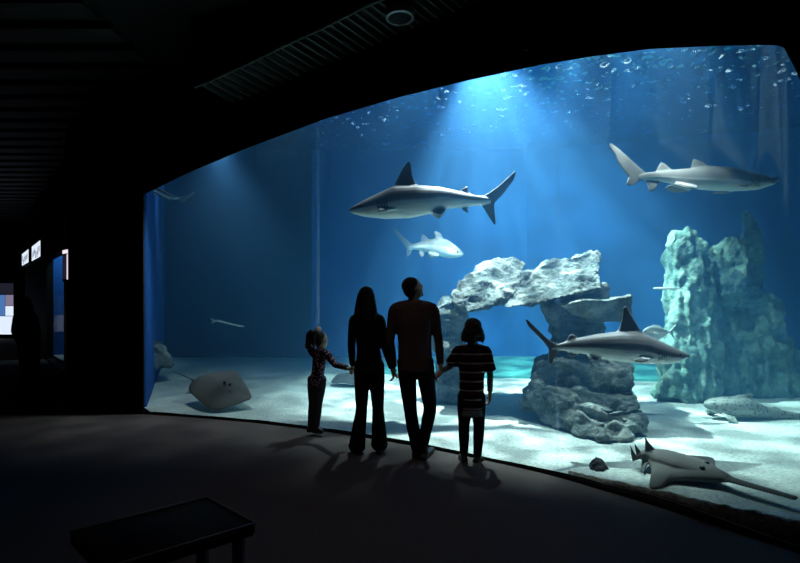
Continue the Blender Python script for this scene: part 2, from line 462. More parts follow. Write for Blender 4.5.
# ------------------------------------------------------------------ rocks
def fbm(p, o=4):
    s, a = 0, 1
    for _ in range(o):
        s += noise.noise(p) * a; p = p * 2.03; a *= 0.5
    return s
def rock_mesh(front, thick, voxel=0.03, amp=0.06, freq=2.2, strata=0.0, tilt=0.25, sfreq=9, bulge=0.12, seed=0, back=0.85, inset=0.72, facet=0.5, flute=0.0):
    """front: [(px,py,d)] measured outline of the near face; the rock runs thick metres back"""
    F0 = [P(*t) for t in front]; c = sum(F0, V((0,0,0))) / len(F0)
    dv = V((c.x*0.75, c.y, 0)).normalized()
    A = [c + (p-c)*inset - dv*bulge for p in F0]
    S = c + V((0,thick,0))
    B = [p for p in F0]
    C = [p + dv*thick*0.5 for p in F0]
    D = [c + (p-c)*back + dv*thick for p in F0]
    bm = bmesh.new(); rings = [[bm.verts.new(p) for p in r] for r in (A,B,C,D)]
    n = len(F0)
    for r0, r1 in zip(rings, rings[1:]):
        for k in range(n): bm.faces.new([r0[k], r0[(k+1)%n], r1[(k+1)%n], r1[k]])
    bmesh.ops.triangulate(bm, faces=[bm.faces.new(rings[0]), bm.faces.new(rings[-1])])
    me = remesh(bm, voxel, 3)
    off = V((seed*7.3, seed*3.1, seed*1.7))
    co = [v.co.copy() for v in me.vertices]; no = [v.normal.copy() for v in me.vertices]
    for i, v in enumerate(me.vertices):
        p, nn = co[i], no[i]
        d = fbm(p*freq + off, 5) * amp
        d -= abs(noise.noise(p*freq*1.7 + off)) * amp * 0.8
        if facet:
            ds, _ = noise.voronoi(p*freq*1.3 + off)
            d += (min(ds[1]-ds[0], 0.35) - 0.2) * amp * facet * 2.2 - (ds[0]-0.4) * amp * facet
            ds, _ = noise.voronoi(p*freq*4.0 + off)
            d += (min(ds[1]-ds[0], 0.3) - 0.15) * amp * facet * 0.8
        if flute:
            q = noise.noise(V((p.x*7, p.y*7, p.z*1.1)) + off); d += (abs(q)*2-0.4) * flute
        if strata:
            h = p.z + p.x * tilt + 0.06 * noise.noise(p*1.5 + off)
            side = 1 - abs(nn.z)
            q = noise.noise(V((h*sfreq, p.x*0.8, p.y*0.8)) + off)
            q2 = noise.noise(V((h*sfreq*2.7, p.x*2, p.y*2)) + off)
            d += (math.copysign(abs(q)**0.6, q) + 0.5*q2) * strata * side
        v.co = p + nn * d
    me.update()
    return me
def rock_mat(name, c1, c2, c3):
    m = mat(name, c1, 0.9, spec=0.2); b = m.node_tree.nodes['Principled BSDF']
    tc = N(m, 'ShaderNodeTexCoord'); n1 = N(m, 'ShaderNodeTexNoise', Scale=3.0, Detail=9, Roughness=0.68); link(m, tc.outputs['Object'], n1.inputs['Vector'])
    r = N(m, 'ShaderNodeValToRGB'); r.color_ramp.elements[0].position = 0.3; r.color_ramp.elements[0].color = (*c1,1); r.color_ramp.elements[1].position = 0.72; r.color_ramp.elements[1].color = (*c3,1)
    e = r.color_ramp.elements.new(0.5); e.color = (*c2,1)
    link(m, n1.outputs['Fac'], r.inputs['Fac']); link(m, r.outputs['Color'], b.inputs['Base Color'])
    n2 = N(m, 'ShaderNodeTexNoise', Scale=16.0, Detail=10, Roughness=0.65); link(m, tc.outputs['Object'], n2.inputs['Vector'])
    bp = N(m, 'ShaderNodeBump', Strength=1.0, Distance=0.10); link(m, n2.outputs['Fac'], bp.inputs['Height']); link(m, bp.outputs['Normal'], b.inputs['Normal'])
    return m
M['rock'] = rock_mat('grey_rock', (0.045,0.065,0.065), (0.14,0.17,0.165), (0.48,0.51,0.48))
M['greenrock'] = rock_mat('algae_rock', (0.07,0.15,0.13), (0.20,0.36,0.30), (0.46,0.60,0.50))
M['darkrock'] = rock_mat('black_rock', (0.01,0.01,0.012), (0.025,0.025,0.028), (0.05,0.05,0.055))

arch = thing('rock_arch', 'grey layered rock arch with leaning slabs in the middle of the tank', 'rock formation', (1.9,6.6,0))
def part(name, root, me, m=None, label=None): return obj(name, me, m or M['rock'], root, label=label)
part('base', arch, rock_mesh([(532,362,6.45),(545,357,6.4),(575,359,6.3),(600,357,6.2),(631,365,6.2),(634,380,6.15),(637,398,6.1),(600,398,6.1),(560,398,6.3),(531,392,6.45)], 0.9, 0.022, 0.05, 2.6, 0.045, 0.12, 7, 0.03, 1, 0.9, 0.85, 0.9))
part('ledge', arch, rock_mesh([(524,396,6.5),(540,386,6.35),(580,389,6.05),(622,398,5.9),(640,396,6.0),(641,410,5.9),(610,412,5.8),(570,404,6.0),(528,403,6.4)], 0.8, 0.02, 0.04, 3.2, 0.035, 0.3, 14, 0.02, 2, 0.95, 0.9, 0.8))
part('ledge', arch, rock_mesh([(520,403,6.6),(535,394,6.35),(575,402,5.9),(612,413,5.7),(640,408,5.85),(644,424,5.8),(615,430,5.65),(575,421,5.85),(524,412,6.5)], 0.9, 0.02, 0.045, 3.2, 0.04, 0.35, 14, 0.02, 31, 0.95, 0.9, 0.8))
part('ledge', arch, rock_mesh([(532,409,6.5),(548,405,6.2),(585,414,5.8),(606,424,5.6),(596,440,5.55),(577,437,5.7),(545,425,6.2)], 0.7, 0.02, 0.04, 3.2, 0.02, 0.3, 10, 0.02, 32, 0.95, 0.9, 0.7))
part('ledge', arch, rock_mesh([(600,425,5.6),(640,412,5.85),(648,424,5.8),(646,433,5.75),(617,443,5.5),(598,441,5.5)], 0.7, 0.02, 0.05, 3.2, 0.03, 0.3, 10, 0.03, 33, 0.95, 0.85, 0.9))
part('column', arch, rock_mesh([(543,300,6.9),(575,292,6.9),(606,290,6.9),(603,320,6.8),(612,345,6.7),(606,372,6.6),(556,372,6.6),(551,340,6.8),(548,318,6.9)], 0.6, 0.024, 0.05, 3, 0.05, 0.1, 9, 0.05, 3))
part('shelf', arch, rock_mesh([(559,306,6.3),(575,301,6.25),(610,299,6.2),(633,294,6.2),(632,309,6.25),(628,322,6.4),(600,323,6.5),(575,316,6.4)], 0.7, 0.022, 0.03, 3, 0.012, 0.1, 9, 0.02, 4, 0.85, 0.9))
part('shelf', arch, rock_mesh([(552,292,6.7),(575,285,6.6),(609,282,6.5),(608,299,6.5),(585,303,6.6),(556,305,6.7)], 0.7, 0.024, 0.03, 3, 0.02, 0.1, 9, 0.03, 5))
part('slab', arch, rock_mesh([(503,308,6.6),(514,289,6.75),(526,273,6.95),(556,260,7.1),(594,249,7.2),(603,254,7.1),(600,273,6.5),(602,288,6.3),(562,297,6.3),(530,305,6.45)], 0.6, 0.02, 0.07, 3.0, 0.02, 0.5, 8, -0.04, 6, 0.9, 0.85, 0.45))
part('boulder', arch, rock_mesh([(450,290,7.2),(460,280,7.35),(486,263,7.5),(510,257,7.5),(526,264,7.3),(520,285,6.8),(507,303,6.7),(465,313,6.9),(452,302,7.05)], 0.7, 0.022, 0.08, 2.6, 0.02, 0.4, 7, 0.03, 7, 0.85, 0.72, 0.45))
part('pillar', arch, rock_mesh([(434,308,7.6),(446,300,7.6),(462,302,7.5),(470,312,7.5),(466,335,7.5),(460,360,7.5),(466,392,7.45),(470,403,7.4),(432,403,7.5),(437,365,7.6),(430,335,7.6)], 0.6, 0.028, 0.08, 3, 0.03, 0.1, 7, 0.04, 8))

pin = thing('rock_pinnacle', 'tall greenish rock castle with three peaks at the right side of the tank', 'rock formation', (5.3,8.2,0))
part('tower', pin, rock_mesh([(668,246,7.9),(675,233,7.9),(689,227,7.9),(700,236,7.9),(707,253,7.9),(716,275,7.9),(722,330,7.8),(722,404,7.6),(697,405,7.55),(654,398,7.7),(664,355,7.8),(670,314,7.9),(668,275,7.9)], 0.8, 0.028, 0.07, 2.6, 0.0, 0, 5, 0.1, 11, flute=0.07), M['greenrock'])
part('tower', pin, rock_mesh([(711,252,8.1),(728,236,8.1),(742,239,8.1),(757,250,8.1),(748,270,8.05),(742,300,8.0),(720,305,8.0),(714,275,8.1)], 0.7, 0.028, 0.06, 2.6, 0.0, 0, 5, 0.1, 12, flute=0.05), M['greenrock'])
part('spire', pin, rock_mesh([(741,213,8.4),(747,209,8.4),(754,216,8.4),(762,233,8.4),(765,254,8.4),(765,300,8.4),(740,300,8.4),(742,250,8.4)], 0.4, 0.024, 0.04, 3, 0.0, 0, 5, 0.06, 13), M['greenrock'])
part('base', pin, rock_mesh([(705,290,8.2),(720,284,8.2),(760,284,8.2),(775,298,8.3),(787,318,8.3),(798,343,8.3),(812,403,8.1),(760,404,7.95),(700,406,7.8),(700,340,8.0)], 1.0, 0.032, 0.12, 1.9, 0.03, 0.1, 5, 0.12, 14, flute=0.06), M['greenrock'])

bl = obj('rock', rock_mesh([(588,472,4.62),(591,465,4.62),(597,460,4.62),(604,462,4.62),(609,470,4.62),(607,475,4.55),(592,474,4.55)], 0.16, 0.008, 0.02, 9, 0, 0, 5, 0.02, 21), M['darkrock'], label='small black rock on the sand by the foot of the window', cat='rock')
bl2 = obj('rock', rock_mesh([(136,350,8.9),(146,341,9),(158,346,9.2),(168,356,9.4),(172,366,9.5),(150,374,9.3),(138,380,9.0)], 0.8, 0.04, 0.08, 2.5, 0.03, 0, 5, 0.02, 22), M['rock'], label='dim rock in the far left corner of the tank', cat='rock')

# ------------------------------------------------------------------ sharks and fish
def fish_mat(name, top, side, belly, tip, rough=0.45, spots=None):
    m = mat(name, top, rough, spec=0.35); b = m.node_tree.nodes['Principled BSDF']
    a = N(m, 'ShaderNodeAttribute', attribute_name='tone')
    r = N(m, 'ShaderNodeValToRGB'); cr = r.color_ramp
    cr.elements[0].position = 0.0; cr.elements[0].color = (*tip,1)
    cr.elements[1].position = 0.22; cr.elements[1].color = (*top,1)
    for p_, c_ in ((0.55, side), (0.72, belly), (1.0, belly)):
        e = cr.elements.new(p_); e.color = (*c_,1)
    tc = N(m, 'ShaderNodeTexCoord'); ns = N(m, 'ShaderNodeTexNoise', Scale=6.0, Detail=6)
    link(m, tc.outputs['Object'], ns.inputs['Vector'])
    mr = N(m, 'ShaderNodeMapRange'); mr.inputs['To Min'].default_value = 0.75; mr.inputs['To Max'].default_value = 1.25
    link(m, ns.outputs['Fac'], mr.inputs['Value'])
    mx = N(m, 'ShaderNodeMix', data_type='RGBA', blend_type='MULTIPLY'); mx.inputs['Factor'].default_value = 1.0
    link(m, a.outputs['Fac'], r.inputs['Fac']); link(m, r.outputs['Color'], mx.inputs[6]); link(m, mr.outputs['Result'], mx.inputs[7])
    out = mx.outputs[2]
    if spots:
        vo = N(m, 'ShaderNodeTexVoronoi', Scale=spots); link(m, tc.outputs['Object'], vo.inputs['Vector'])
        r2 = N(m, 'ShaderNodeValToRGB'); r2.color_ramp.elements[0].position = 0.25; r2.color_ramp.elements[0].color = (0.35,0.35,0.35,1); r2.color_ramp.elements[1].position = 0.4; r2.color_ramp.elements[1].color = (1,1,1,1)
        link(m, vo.outputs['Distance'], r2.inputs['Fac'])
        m2 = N(m, 'ShaderNodeMix', data_type='RGBA', blend_type='MULTIPLY'); m2.inputs['Factor'].default_value = 1.0
        link(m, out, m2.inputs[6]); link(m, r2.outputs['Color'], m2.inputs[7]); out = m2.outputs[2]
    link(m, out, b.inputs['Base Color'])
    return m
M['grey_shark'] = fish_mat('grey_shark_skin', (0.15,0.15,0.16), (0.30,0.30,0.31), (0.72,0.74,0.74), (0.05,0.05,0.055))
M['sand_shark'] = fish_mat('sand_shark_skin', (0.19,0.185,0.17), (0.30,0.29,0.28), (0.58,0.58,0.56), (0.06,0.06,0.06), 0.6)
M['zebra'] = fish_mat('spotted_shark_skin', (0.22,0.25,0.23), (0.28,0.32,0.29), (0.5,0.55,0.5), (0.12,0.14,0.13), spots=22)
M['sawfish'] = fish_mat('sawfish_skin', (0.10,0.097,0.09), (0.125,0.12,0.115), (0.17,0.165,0.16), (0.06,0.085,0.08), 0.8)
M['ray'] = fish_mat('stingray_skin', (0.05,0.05,0.048), (0.075,0.075,0.07), (0.6,0.65,0.68), (0.04,0.04,0.04), 0.8)
M['silver'] = fish_mat('silver_fish_skin', (0.20,0.28,0.28), (0.55,0.62,0.60), (0.75,0.78,0.76), (0.3,0.35,0.35), 0.3)
M['eye'] = mat('dark_eye', (0.01,0.01,0.01), 0.1)

def interp(tab, x):
    tab = sorted(tab)
    xs = [t[0] for t in tab]; ys = [t[1] for t in tab]
    return float(np.interp(x, xs, ys))

def fin_solid(bm, pts, th):
    """pts 3D outline (m); first and last are the root; thick near the root, thin at the edge"""
    pts = [V(p) for p in pts]
    n = V((0,0,0)); c = sum(pts, V((0,0,0))) / len(pts)
    for a, b in zip(pts, pts[1:] + pts[:1]): n += (a-c).cross(b-c)
    n.normalize(); root = (pts[0] + pts[-1]) / 2
    k = c.lerp(root, 0.35)
    e = th * 0.32
    rings = [[bm.verts.new(p + n*e*sg) for p in pts] for sg in (1, -1)]
    ins = []
    for sg in (1, -1):
        ins.append([bm.verts.new(k + (p-k)*0.55 + n*sg*th*0.5) for p in pts])
    m = len(pts)
    for a in range(m):
        b = (a+1) % m
        bm.faces.new([rings[0][a], rings[0][b], rings[1][b], rings[1][a]])
        bm.faces.new([rings[0][a], ins[0][a], ins[0][b], rings[0][b]])
        bm.faces.new([rings[1][a], rings[1][b], ins[1][b], ins[1][a]])
    bmesh.ops.triangulate(bm, faces=[bm.faces.new(ins[0][::-1]), bm.faces.new(ins[1])])

def fish(name, label, cat, origin, k, d, top, bot, median, paired, material, center, width=0.85, voxel=0.01, th=0.03, tips=(), eye=None, gills=None, mouth=None, white=(-0.25, 0.15), group=None, bend=None, roll=0.0):
    """traced side profile in a crop frame (origin, scale k) -> true-size solid body at distance d"""
    s = d / F
    def px(x, y): return origin[0] + x / k, origin[1] + y / k
    cx, cy = px(*center)
    C = P(cx, cy, d)
    def L(x, y, lat=0.0):
        a, b = px(x, y)
        return V(((a-cx)*s, lat*s/k, -(b-cy)*s))
    xs0, xs1 = max(min(t[0] for t in top), min(t[0] for t in bot)), min(max(t[0] for t in top), max(t[0] for t in bot))
    bm = bmesh.new(); NS = 44; rings = []
    for i in range(NS + 1):
        u = 0.5 - 0.5*math.cos(math.pi * i / NS)
        x = xs0 + (xs1-xs0) * u
        yt, yb = interp(top, x), interp(bot, x)
        c = L(x, (yt+yb)/2); h = max(abs(yb-yt)/2 * s/k, 0.003); w = h * width if not callable(width) else h * width((x-xs0)/(xs1-xs0))
        ring = []
        for j in range(22):
            a = 2*math.pi*j/22
            ca, sa = math.cos(a), math.sin(a)
            ring.append(bm.verts.new(c + V((0, w*math.copysign(abs(ca)**0.9, ca), h*math.copysign(abs(sa)**0.95, sa)))))
        rings.append(ring)
    for r0, r1 in zip(rings, rings[1:]):
        for j in range(22): bm.faces.new([r0[j], r0[(j+1)%22], r1[(j+1)%22], r1[j]])
    bm.faces.new(rings[0]); bm.faces.new(rings[-1])
    for poly_ in median: fin_solid(bm, [L(*q) for q in poly_], th)
    for poly_ in paired:
        fin_solid(bm, [L(*q) for q in poly_], th)
        fin_solid(bm, [L(q[0], q[1], -q[2]) for q in poly_], th)
    me = remesh(bm, voxel, 2)
    # skin tone: natural countershading, fin tips, gill slits, mouth line
    cen = {}
    at = me.attributes.new('tone', 'FLOAT', 'POINT')
    vals = []
    for v in me.vertices:
        x = (v.co.x / s + cx - origin[0]) * k; y = (-v.co.z / s + cy - origin[1]) * k; lat = v.co.y / s * k
        yt, yb = interp(top, x), interp(bot, x)
        q = ((yt+yb)/2 - y) / max(abs(yb-yt)/2, 2)       # +1 back, -1 belly
        hw_ = abs(yb-yt)/2 * (width if not callable(width) else 1.0)
        inbody = xs0 <= x <= xs1 and abs(q) <= 1.12 and abs(lat) < hw_*1.15 + 2
        if inbody:
            q += 0.12 * noise.noise(v.co * 5)
            u = min(max((white[1]-q) / (white[1]-white[0]), 0), 1)
            tone = 0.3 + 0.7 * u*u*(3-2*u)
        else:
            tone = 0.34
        for (tx, ty, tr) in tips:
            dd = math.hypot(x-tx, y-ty) / tr
            if dd < 1 and not (inbody and abs(q) < 0.9): tone = min(tone, 0.05 + 0.3 * dd)
        if gills and inbody and lat < 0:
            for gi in range(5):
                gx_ = gills[0] + gi * gills[4]
                if abs(x - gx_ - (y-gills[1])*0.15) < gills[3] and gills[1] < y < gills[2]: tone = 0.02
        if mouth and inbody:
            (mx0, my0), (mx1, my1) = mouth
            t = (x-mx0)/(mx1-mx0)
            if 0 <= t <= 1 and abs(y - (my0 + (my1-my0)*t)) < 2.2: tone = 0.05
        vals.append(tone)
    at.data.foreach_set('value', vals)
    if bend:
        for v in me.vertices:
            v.co.y += bend(v.co.x)
    root = thing(name, label, cat, C, group)
    body = bpy.data.objects.new('body', me); COL.objects.link(body); me.materials.append(material); body.parent = root
    if eye:
        for sg in (-1, 1):
            ex_, ey_, er = eye
            yt, yb = interp(top, ex_), interp(bot, ex_); h = abs(yb-yt)/2; q = ((yt+yb)/2 - ey_)/h
            w = h * (width if not callable(width) else width((ex_-xs0)/(xs1-xs0))) * math.sqrt(max(0.05, 1-q*q)) * 0.97
            eb = bmesh.new(); p = L(ex_, ey_, sg*w)
            if bend: p.y += bend(p.x)
            ball(eb, p, er*s/k, u=10, v=8)
            em = mesh_of(eb); eo = bpy.data.objects.new('eye', em); COL.objects.link(eo); em.materials.append(M['eye']); eo.parent = root
            em.polygons.foreach_set('use_smooth', [True]*len(em.polygons))
    return root

fish('shark', 'large grey shark with tall dorsal fin swimming left above the family', 'shark', (340,140), 4.02, 6.9,
     top=[(35,280),(60,262),(100,240),(160,212),(215,186),(300,181),(400,189),(470,204),(530,219),(575,226),(605,232)],
     bot=[(35,286),(60,299),(100,309),(180,317),(280,314),(360,298),(425,277),(520,267),(575,262),(605,254)],
     median=[[(212,195),(228,160),(248,120),(268,90),(276,84),(286,100),(290,140),(300,168),(318,186),(300,200)],
             [(478,212),(488,198),(508,187),(516,190),(514,205),(530,218),(515,225)],
             [(482,262),(492,282),(518,296),(512,276),(522,264)],
             [(565,228),(600,212),(640,182),(680,146),(704,123),(709,128),(700,160),(690,172),(660,212),(634,240),(620,256),(622,290),(627,335),(621,343),(604,318),(585,288),(568,262)]],
     paired=[[(175,272,34),(160,280,44),(152,294,58),(160,300,64),(205,292,54),(238,282,42)],
             [(362,290,14),(378,300,36),(402,308,48),(412,300,40),(428,278,12)]],
     material=M['grey_shark'], center=(320,240), tips=[(276,84,26),(709,125,60),(622,340,55),(516,190,22),(400,306,30),(516,294,20)],
     eye=(92,268,5), gills=(150,250,285,1.6,9), white=(-0.45,0.35), width=0.8)
fish('shark', 'smaller pale shark seen high on its side between the big shark and the rocks', 'shark', (340,140), 4.02, 10.2,
     top=[(275,418),(300,416),(330,408),(360,399),(400,394),(430,400),(460,421),(485,441),(497,455)],
     bot=[(275,440),(300,440),(330,443),(360,456),(400,468),(440,476),(470,474),(490,468),(497,460)],
     median=[[(322,415),(324,395),(328,378),(338,380),(352,394),(362,405)],
             [(378,402),(384,388),(376,368),(388,366),(404,374),(412,388),(418,402)],
             [(285,415),(258,392),(232,366),(216,349),(213,354),(226,380),(250,412),(268,438),(266,466),(274,472),(284,456),(298,434)],
             [(316,438),(318,458),(326,473),(337,468),(342,446)]],
     paired=[[(356,446,12),(352,462,18),(366,474,24),(396,468,20),(400,446,14)]],
     material=M['sand_shark'], center=(370,430), voxel=0.014, th=0.04, tips=[(214,350,20)], eye=(470,452,4), white=(-0.3,0.4), width=0.9)
fish('shark', 'slender pale brown shark swimming right, high above the rock castle', 'shark', (590,130), 3.81, 6.5,
     top=[(185,172),(215,162),(300,153),(385,146),(450,137),(540,144),(620,162),(690,180),(722,188)],
     bot=[(185,188),(215,190),(250,192),(330,208),(400,224),(470,231),(560,233),(640,228),(700,208),(722,193)],
     median=[[(382,150),(388,130),(393,112),(405,113),(430,122),(455,142)],
             [(248,162),(258,142),(270,124),(280,126),(298,140),(314,155)],
             [(212,163),(185,140),(150,108),(110,72),(78,49),(71,58),(78,72),(92,90),(104,118),(128,155),(148,180),(138,204),(145,214),(165,211),(182,198),(200,190)],
             [(212,190),(220,212),(226,232),(238,236),(250,222),(268,196)]],
     paired=[[(322,202,12),(300,214,30),(338,230,40),(388,230,30),(404,214,16)],
             [(590,214,34),(560,218,50),(518,222,70),(510,228,76),(540,230,60),(570,228,42)]],
     material=M['sand_shark'], center=(440,180), tips=[(75,55,26),(148,210,26),(234,234,20)], eye=(672,188,4), gills=(592,178,220,1.6,8), mouth=((680,204),(712,200)), white=(-0.55,0.1), width=0.85)
fish('shark', 'grey shark with a tall dorsal fin swimming right in front of the rock arch', 'shark', (520,290), 4.444, 5.3,
     top=[(140,245),(165,241),(240,216),(340,196),(430,184),(500,184),(560,196),(640,234),(700,262),(740,281),(758,289)],
     bot=[(140,262),(160,264),(230,276),(300,287),(360,306),(450,321),(560,329),(660,330),(710,318),(745,301),(758,295)],
     median=[[(425,192),(442,168),(452,130),(458,80),(468,70),(482,88),(505,130),(535,178),(565,210),(600,235),(560,235)],
             [(205,230),(212,214),(222,198),(240,198),(250,205),(252,220)],
             [(170,243),(140,228),(110,204),(60,158),(30,128),(24,132),(34,158),(72,198),(105,232),(128,262),(126,300),(128,328),(138,332),(158,300),(178,268)],
             [(212,272),(216,290),(224,300),(244,294),(262,280)]],
     paired=[[(300,282,12),(308,298,26),(318,312,34),(345,306,28),(362,298,14)],
             [(580,298,40),(555,304,60),(500,312,84),(462,306,92),(474,298,80),(520,292,50)]],
     material=M['grey_shark'], center=(400,260), tips=[(464,72,40),(222,196,30),(28,130,30),(132,328,30),(318,312,18)], eye=(700,286,4), gills=(590,270,312,1.6,9), mouth=((700,300),(750,296)), white=(-0.35,0.0), width=0.85)
fish('fish', 'silver fish with a forked tail behind the nose of the front shark', 'fish', (630,270), 7.04, 6.6,
     top=[(85,438),(100,415),(130,397),(170,392),(215,402),(250,418),(275,430),(290,432)],
     bot=[(85,442),(100,458),(130,472),(170,485),(210,488),(245,468),(270,446),(290,440)],
     median=[[(280,428),(300,405),(322,378),(326,384),(312,412),(302,436),(306,462),(316,484),(310,488),(294,464),(282,446)],
             [(140,398),(160,384),(200,388),(235,408),(220,412)]],
     paired=[[(150,440,14),(165,450,26),(185,452,24),(170,438,16)]],
     material=M['silver'], center=(180,435), voxel=0.007, th=0.012, width=0.4, eye=(105,432,5), white=(-0.2,0.5), group=None)
fish('needlefish', 'thin white stick-like fish crossing the left edge of the rock castle', 'fish', (630,270), 7.04, 7.2,
     top=[(160,128),(175,123),(220,121),(300,123),(350,126),(365,128)],
     bot=[(160,132),(175,137),(220,140),(300,139),(350,134),(365,132)],
     median=[[(358,128),(375,116),(378,118),(370,130),(378,142),(374,144),(358,132)]], paired=[],
     material=M['silver'], center=(260,130), voxel=0.007, th=0.012, width=0.8, white=(0.2,1.5))
fish('shark', 'spotted bottom shark resting on the sand before the rock castle', 'shark', (640,380), 5.0, 6.6,
     top=[(318,118),(330,104),(360,92),(420,83),(500,84),(560,98),(620,128),(700,148),(800,164),(950,185)],
     bot=[(318,128),(335,145),(380,166),(450,180),(560,188),(700,196),(800,198),(950,195)],
     median=[[(440,90),(490,74),(562,66),(566,76),(558,92),(575,105)], [(640,136),(680,132),(700,140),(705,152)]],
     paired=[[(372,150,50),(380,176,90),(400,196,105),(428,196,100),(438,175,60)]],
     material=M['zebra'], center=(560,160), voxel=0.014, th=0.03, eye=(352,112,4), white=(-1.2,-0.6), width=lambda t: 1.25 - 0.5*t)
fish('shark', 'dim shark at the upper left corner of the window showing its crescent tail', 'shark', (136,180), 7.04, 9.0,
     top=[(-40,-10),(20,5),(90,28),(160,50),(220,85),(270,110),(310,118)],
     bot=[(-40,30),(20,62),(90,95),(160,108),(220,128),(270,140),(310,132)],
     median=[[(290,118),(330,112),(370,102),(400,86),(420,74),(424,80),(400,108),(370,130),(330,158),(320,162),(306,148),(292,136)]],
     paired=[[(130,85,20),(170,110,60),(220,135,70),(190,105,40)]],
     material=M['grey_shark'], center=(180,90), voxel=0.012, th=0.03, white=(-0.3,0.2))
fish('fish', 'faint thin fish in the dark left half of the tank', 'fish', (180,300), 6.67, 10.5,
     top=[(230,136),(260,130),(330,150),(400,166),(430,172)], bot=[(230,142),(260,148),(330,164),(400,180),(430,178)],
     median=[[(240,134),(205,118),(200,122),(215,140),(205,160),(212,160),(242,144)]], paired=[],
     material=M['silver'], center=(330,155), voxel=0.012, th=0.02, white=(-0.2,0.5))

# ---- rays
def crom(pts, sub=5):
    n = len(pts); out = []
    for i in range(n):
        p0, p1, p2, p3 = pts[i-1], pts[i], pts[(i+1)%n], pts[(i+2)%n]
        for k in range(sub):
            t = k/sub
            out.append(0.5*((2*p1) + (p2-p0)*t + (2*p0-5*p1+4*p2-p3)*t*t + (3*p1-p0-3*p2+p3)*t*t*t))
    return out
def ray_body(outline, center, up, hi, lo, spine, peak=0.16):
    """outline: closed loop of 3D points; disc bulging hi above and lo below; spine = (a,b) ridge"""
    C = V(center); bm = bmesh.new(); loop = crom([V(p) for p in outline]); n = len(loop)
    RR = [1, 0.97, 0.9, 0.8, 0.68, 0.55, 0.42, 0.3, 0.18, 0.08]
    up = V(up).normalized(); a, b = V(spine[0]), V(spine[1])
    def hgt(p):
        ab = b-a; t = max(0, min(1, (p-a).dot(ab)/ab.length_squared)); q = (p - (a+ab*t)); q -= up*q.dot(up)
        return math.exp(-(q.length/peak)**2)
    sides = []
    for sg, H in ((1, hi), (-1, lo)):
        rings = []
        for r in RR:
            ring = []
            for p in loop:
                q = C + (p-C)*r
                e = math.sqrt(max(0, 1-r*r))
                ring.append(bm.verts.new(q + up * sg * (0.006 + H*(0.35*e + 0.65*hgt(q)*min(1, e*1.6)))))
            rings.append(ring)
        cv = bm.verts.new(C + up*sg*(0.006 + H*(0.35+0.65*hgt(C))))
        for r0, r1 in zip(rings, rings[1:]):
            for k in range(n): bm.faces.new([r0[k], r0[(k+1)%n], r1[(k+1)%n], r1[k]])
        for k in range(n): bm.faces.new([rings[-1][k], rings[-1][(k+1)%n], cv])
        sides.append(rings[0])
    for k in range(n): bm.faces.new([sides[0][k], sides[0][(k+1)%n], sides[1][(k+1)%n], sides[1][k]])
    return bm
def tone_attr(me, fn):
    at = me.attributes.new('tone', 'FLOAT', 'POINT'); at.data.foreach_set('value', [fn(v) for v in me.vertices])

def stingray(label, pts, center, tail, hi, up, eyes, spine, m, wz, tailr=0.012, voxel=0.011):
    base = P(*center); up = V(up).normalized()
    bm = ray_body([P(*p) for p in pts], base, up, hi, hi*0.35, (P(*spine[0]), P(*spine[1])))
    tp = [P(*t) for t in tail]
    stube(bm, tp, [tailr*2.4] + [tailr]*(len(tp)-2) + [tailr*0.5], n=10)
    for c in spine[1:]:
        pass
    me = remesh(bm, voxel, 2)
    tone_attr(me, lambda v: 0.3 + 0.12*noise.noise(v.co*4) if v.normal.dot(up) > -0.15 else 0.85)
    r = thing('stingray', label, 'stingray', (base.x, base.y, base.z - 0.05))
    obj('body', me, m, r)
    for e in eyes:
        eb = bmesh.new(); p = P(*e); ball(eb, p, 0.022, u=12, v=8); obj('eye', mesh_of(eb), M['eye'], r)
    return r, me
sr, srm = stingray('dark stingray gliding over the sand at the left end of the window', 
    [(251.5,398,7.15),(248,388,7.3),(240,376,7.55),(235,371,7.7),(222,372,7.72),(207,374,7.7),(195,379,7.65),(189,386,7.5),(190,392,7.35),(199,401,7.1),(208,408,6.95),(218,410.5,6.9),(230,407,6.95),(243,402,7.05)],
    (219,390,7.3), [(196,382,7.55),(190,378.5,7.6),(182,375,7.65),(171,371,7.7)], 0.11, (0.12,-0.42,0.85),
    [(224.5,382.5,7.22),(230,384.5,7.15)], [(226,387,7.25),(205,384,7.5)], M['ray'], 0)
# pale spots and lifted pelvic flap
bm = bmesh.new()
fin_solid(bm, [P(192,386,7.55), P(187,388,7.55), P(185.5,394,7.5), P(188,391,7.46), P(195,396,7.3), P(204,406.5,7.12), P(212,410,7.05), P(205,396,7.3)], 0.02)
obj('pelvic_fin', remesh(bm, 0.008, 1), mat('pale_fin', (0.55,0.6,0.62), 0.6), sr, label='pale underside flap')
stingray('grey ray lying on the sand behind the joined hands of the girl and woman', 
    [(331,383,9.1),(338,376,9.5),(350,373,9.8),(366,376,9.7),(372,382,9.3),(366,387,8.9),(352,384.5,9.0),(344,383.5,8.95)], (351,379.5,9.35), [(366,380,9.4),(378,381,9.4),(392,383,9.4)], 0.12, (0,-0.3,1), [], [(340,380,9.3),(364,380,9.35)], M['ray'], 0, voxel=0.02)

# ---- sawfish
sw = thing('sawfish', 'grey sawfish with long toothed snout lying on the sand in the front right', 'sawfish', (2.5,4.45,0))
bm = bmesh.new()
ax = [(2.15,4.60,.10),(2.21,4.62,.13),(2.30,4.60,.145),(2.38,4.52,.14),(2.47,4.42,.13),(2.57,4.32,.115),(2.66,4.20,.10),(2.70,4.12,.095)]
rd = [(.012,.012),(.035,.03),(.08,.055),(.15,.075),(.17,.075),(.15,.065),(.10,.045),(.06,.03)]
stube(bm, ax, rd, sub=5, hint=V((0,0,1)), n=20)
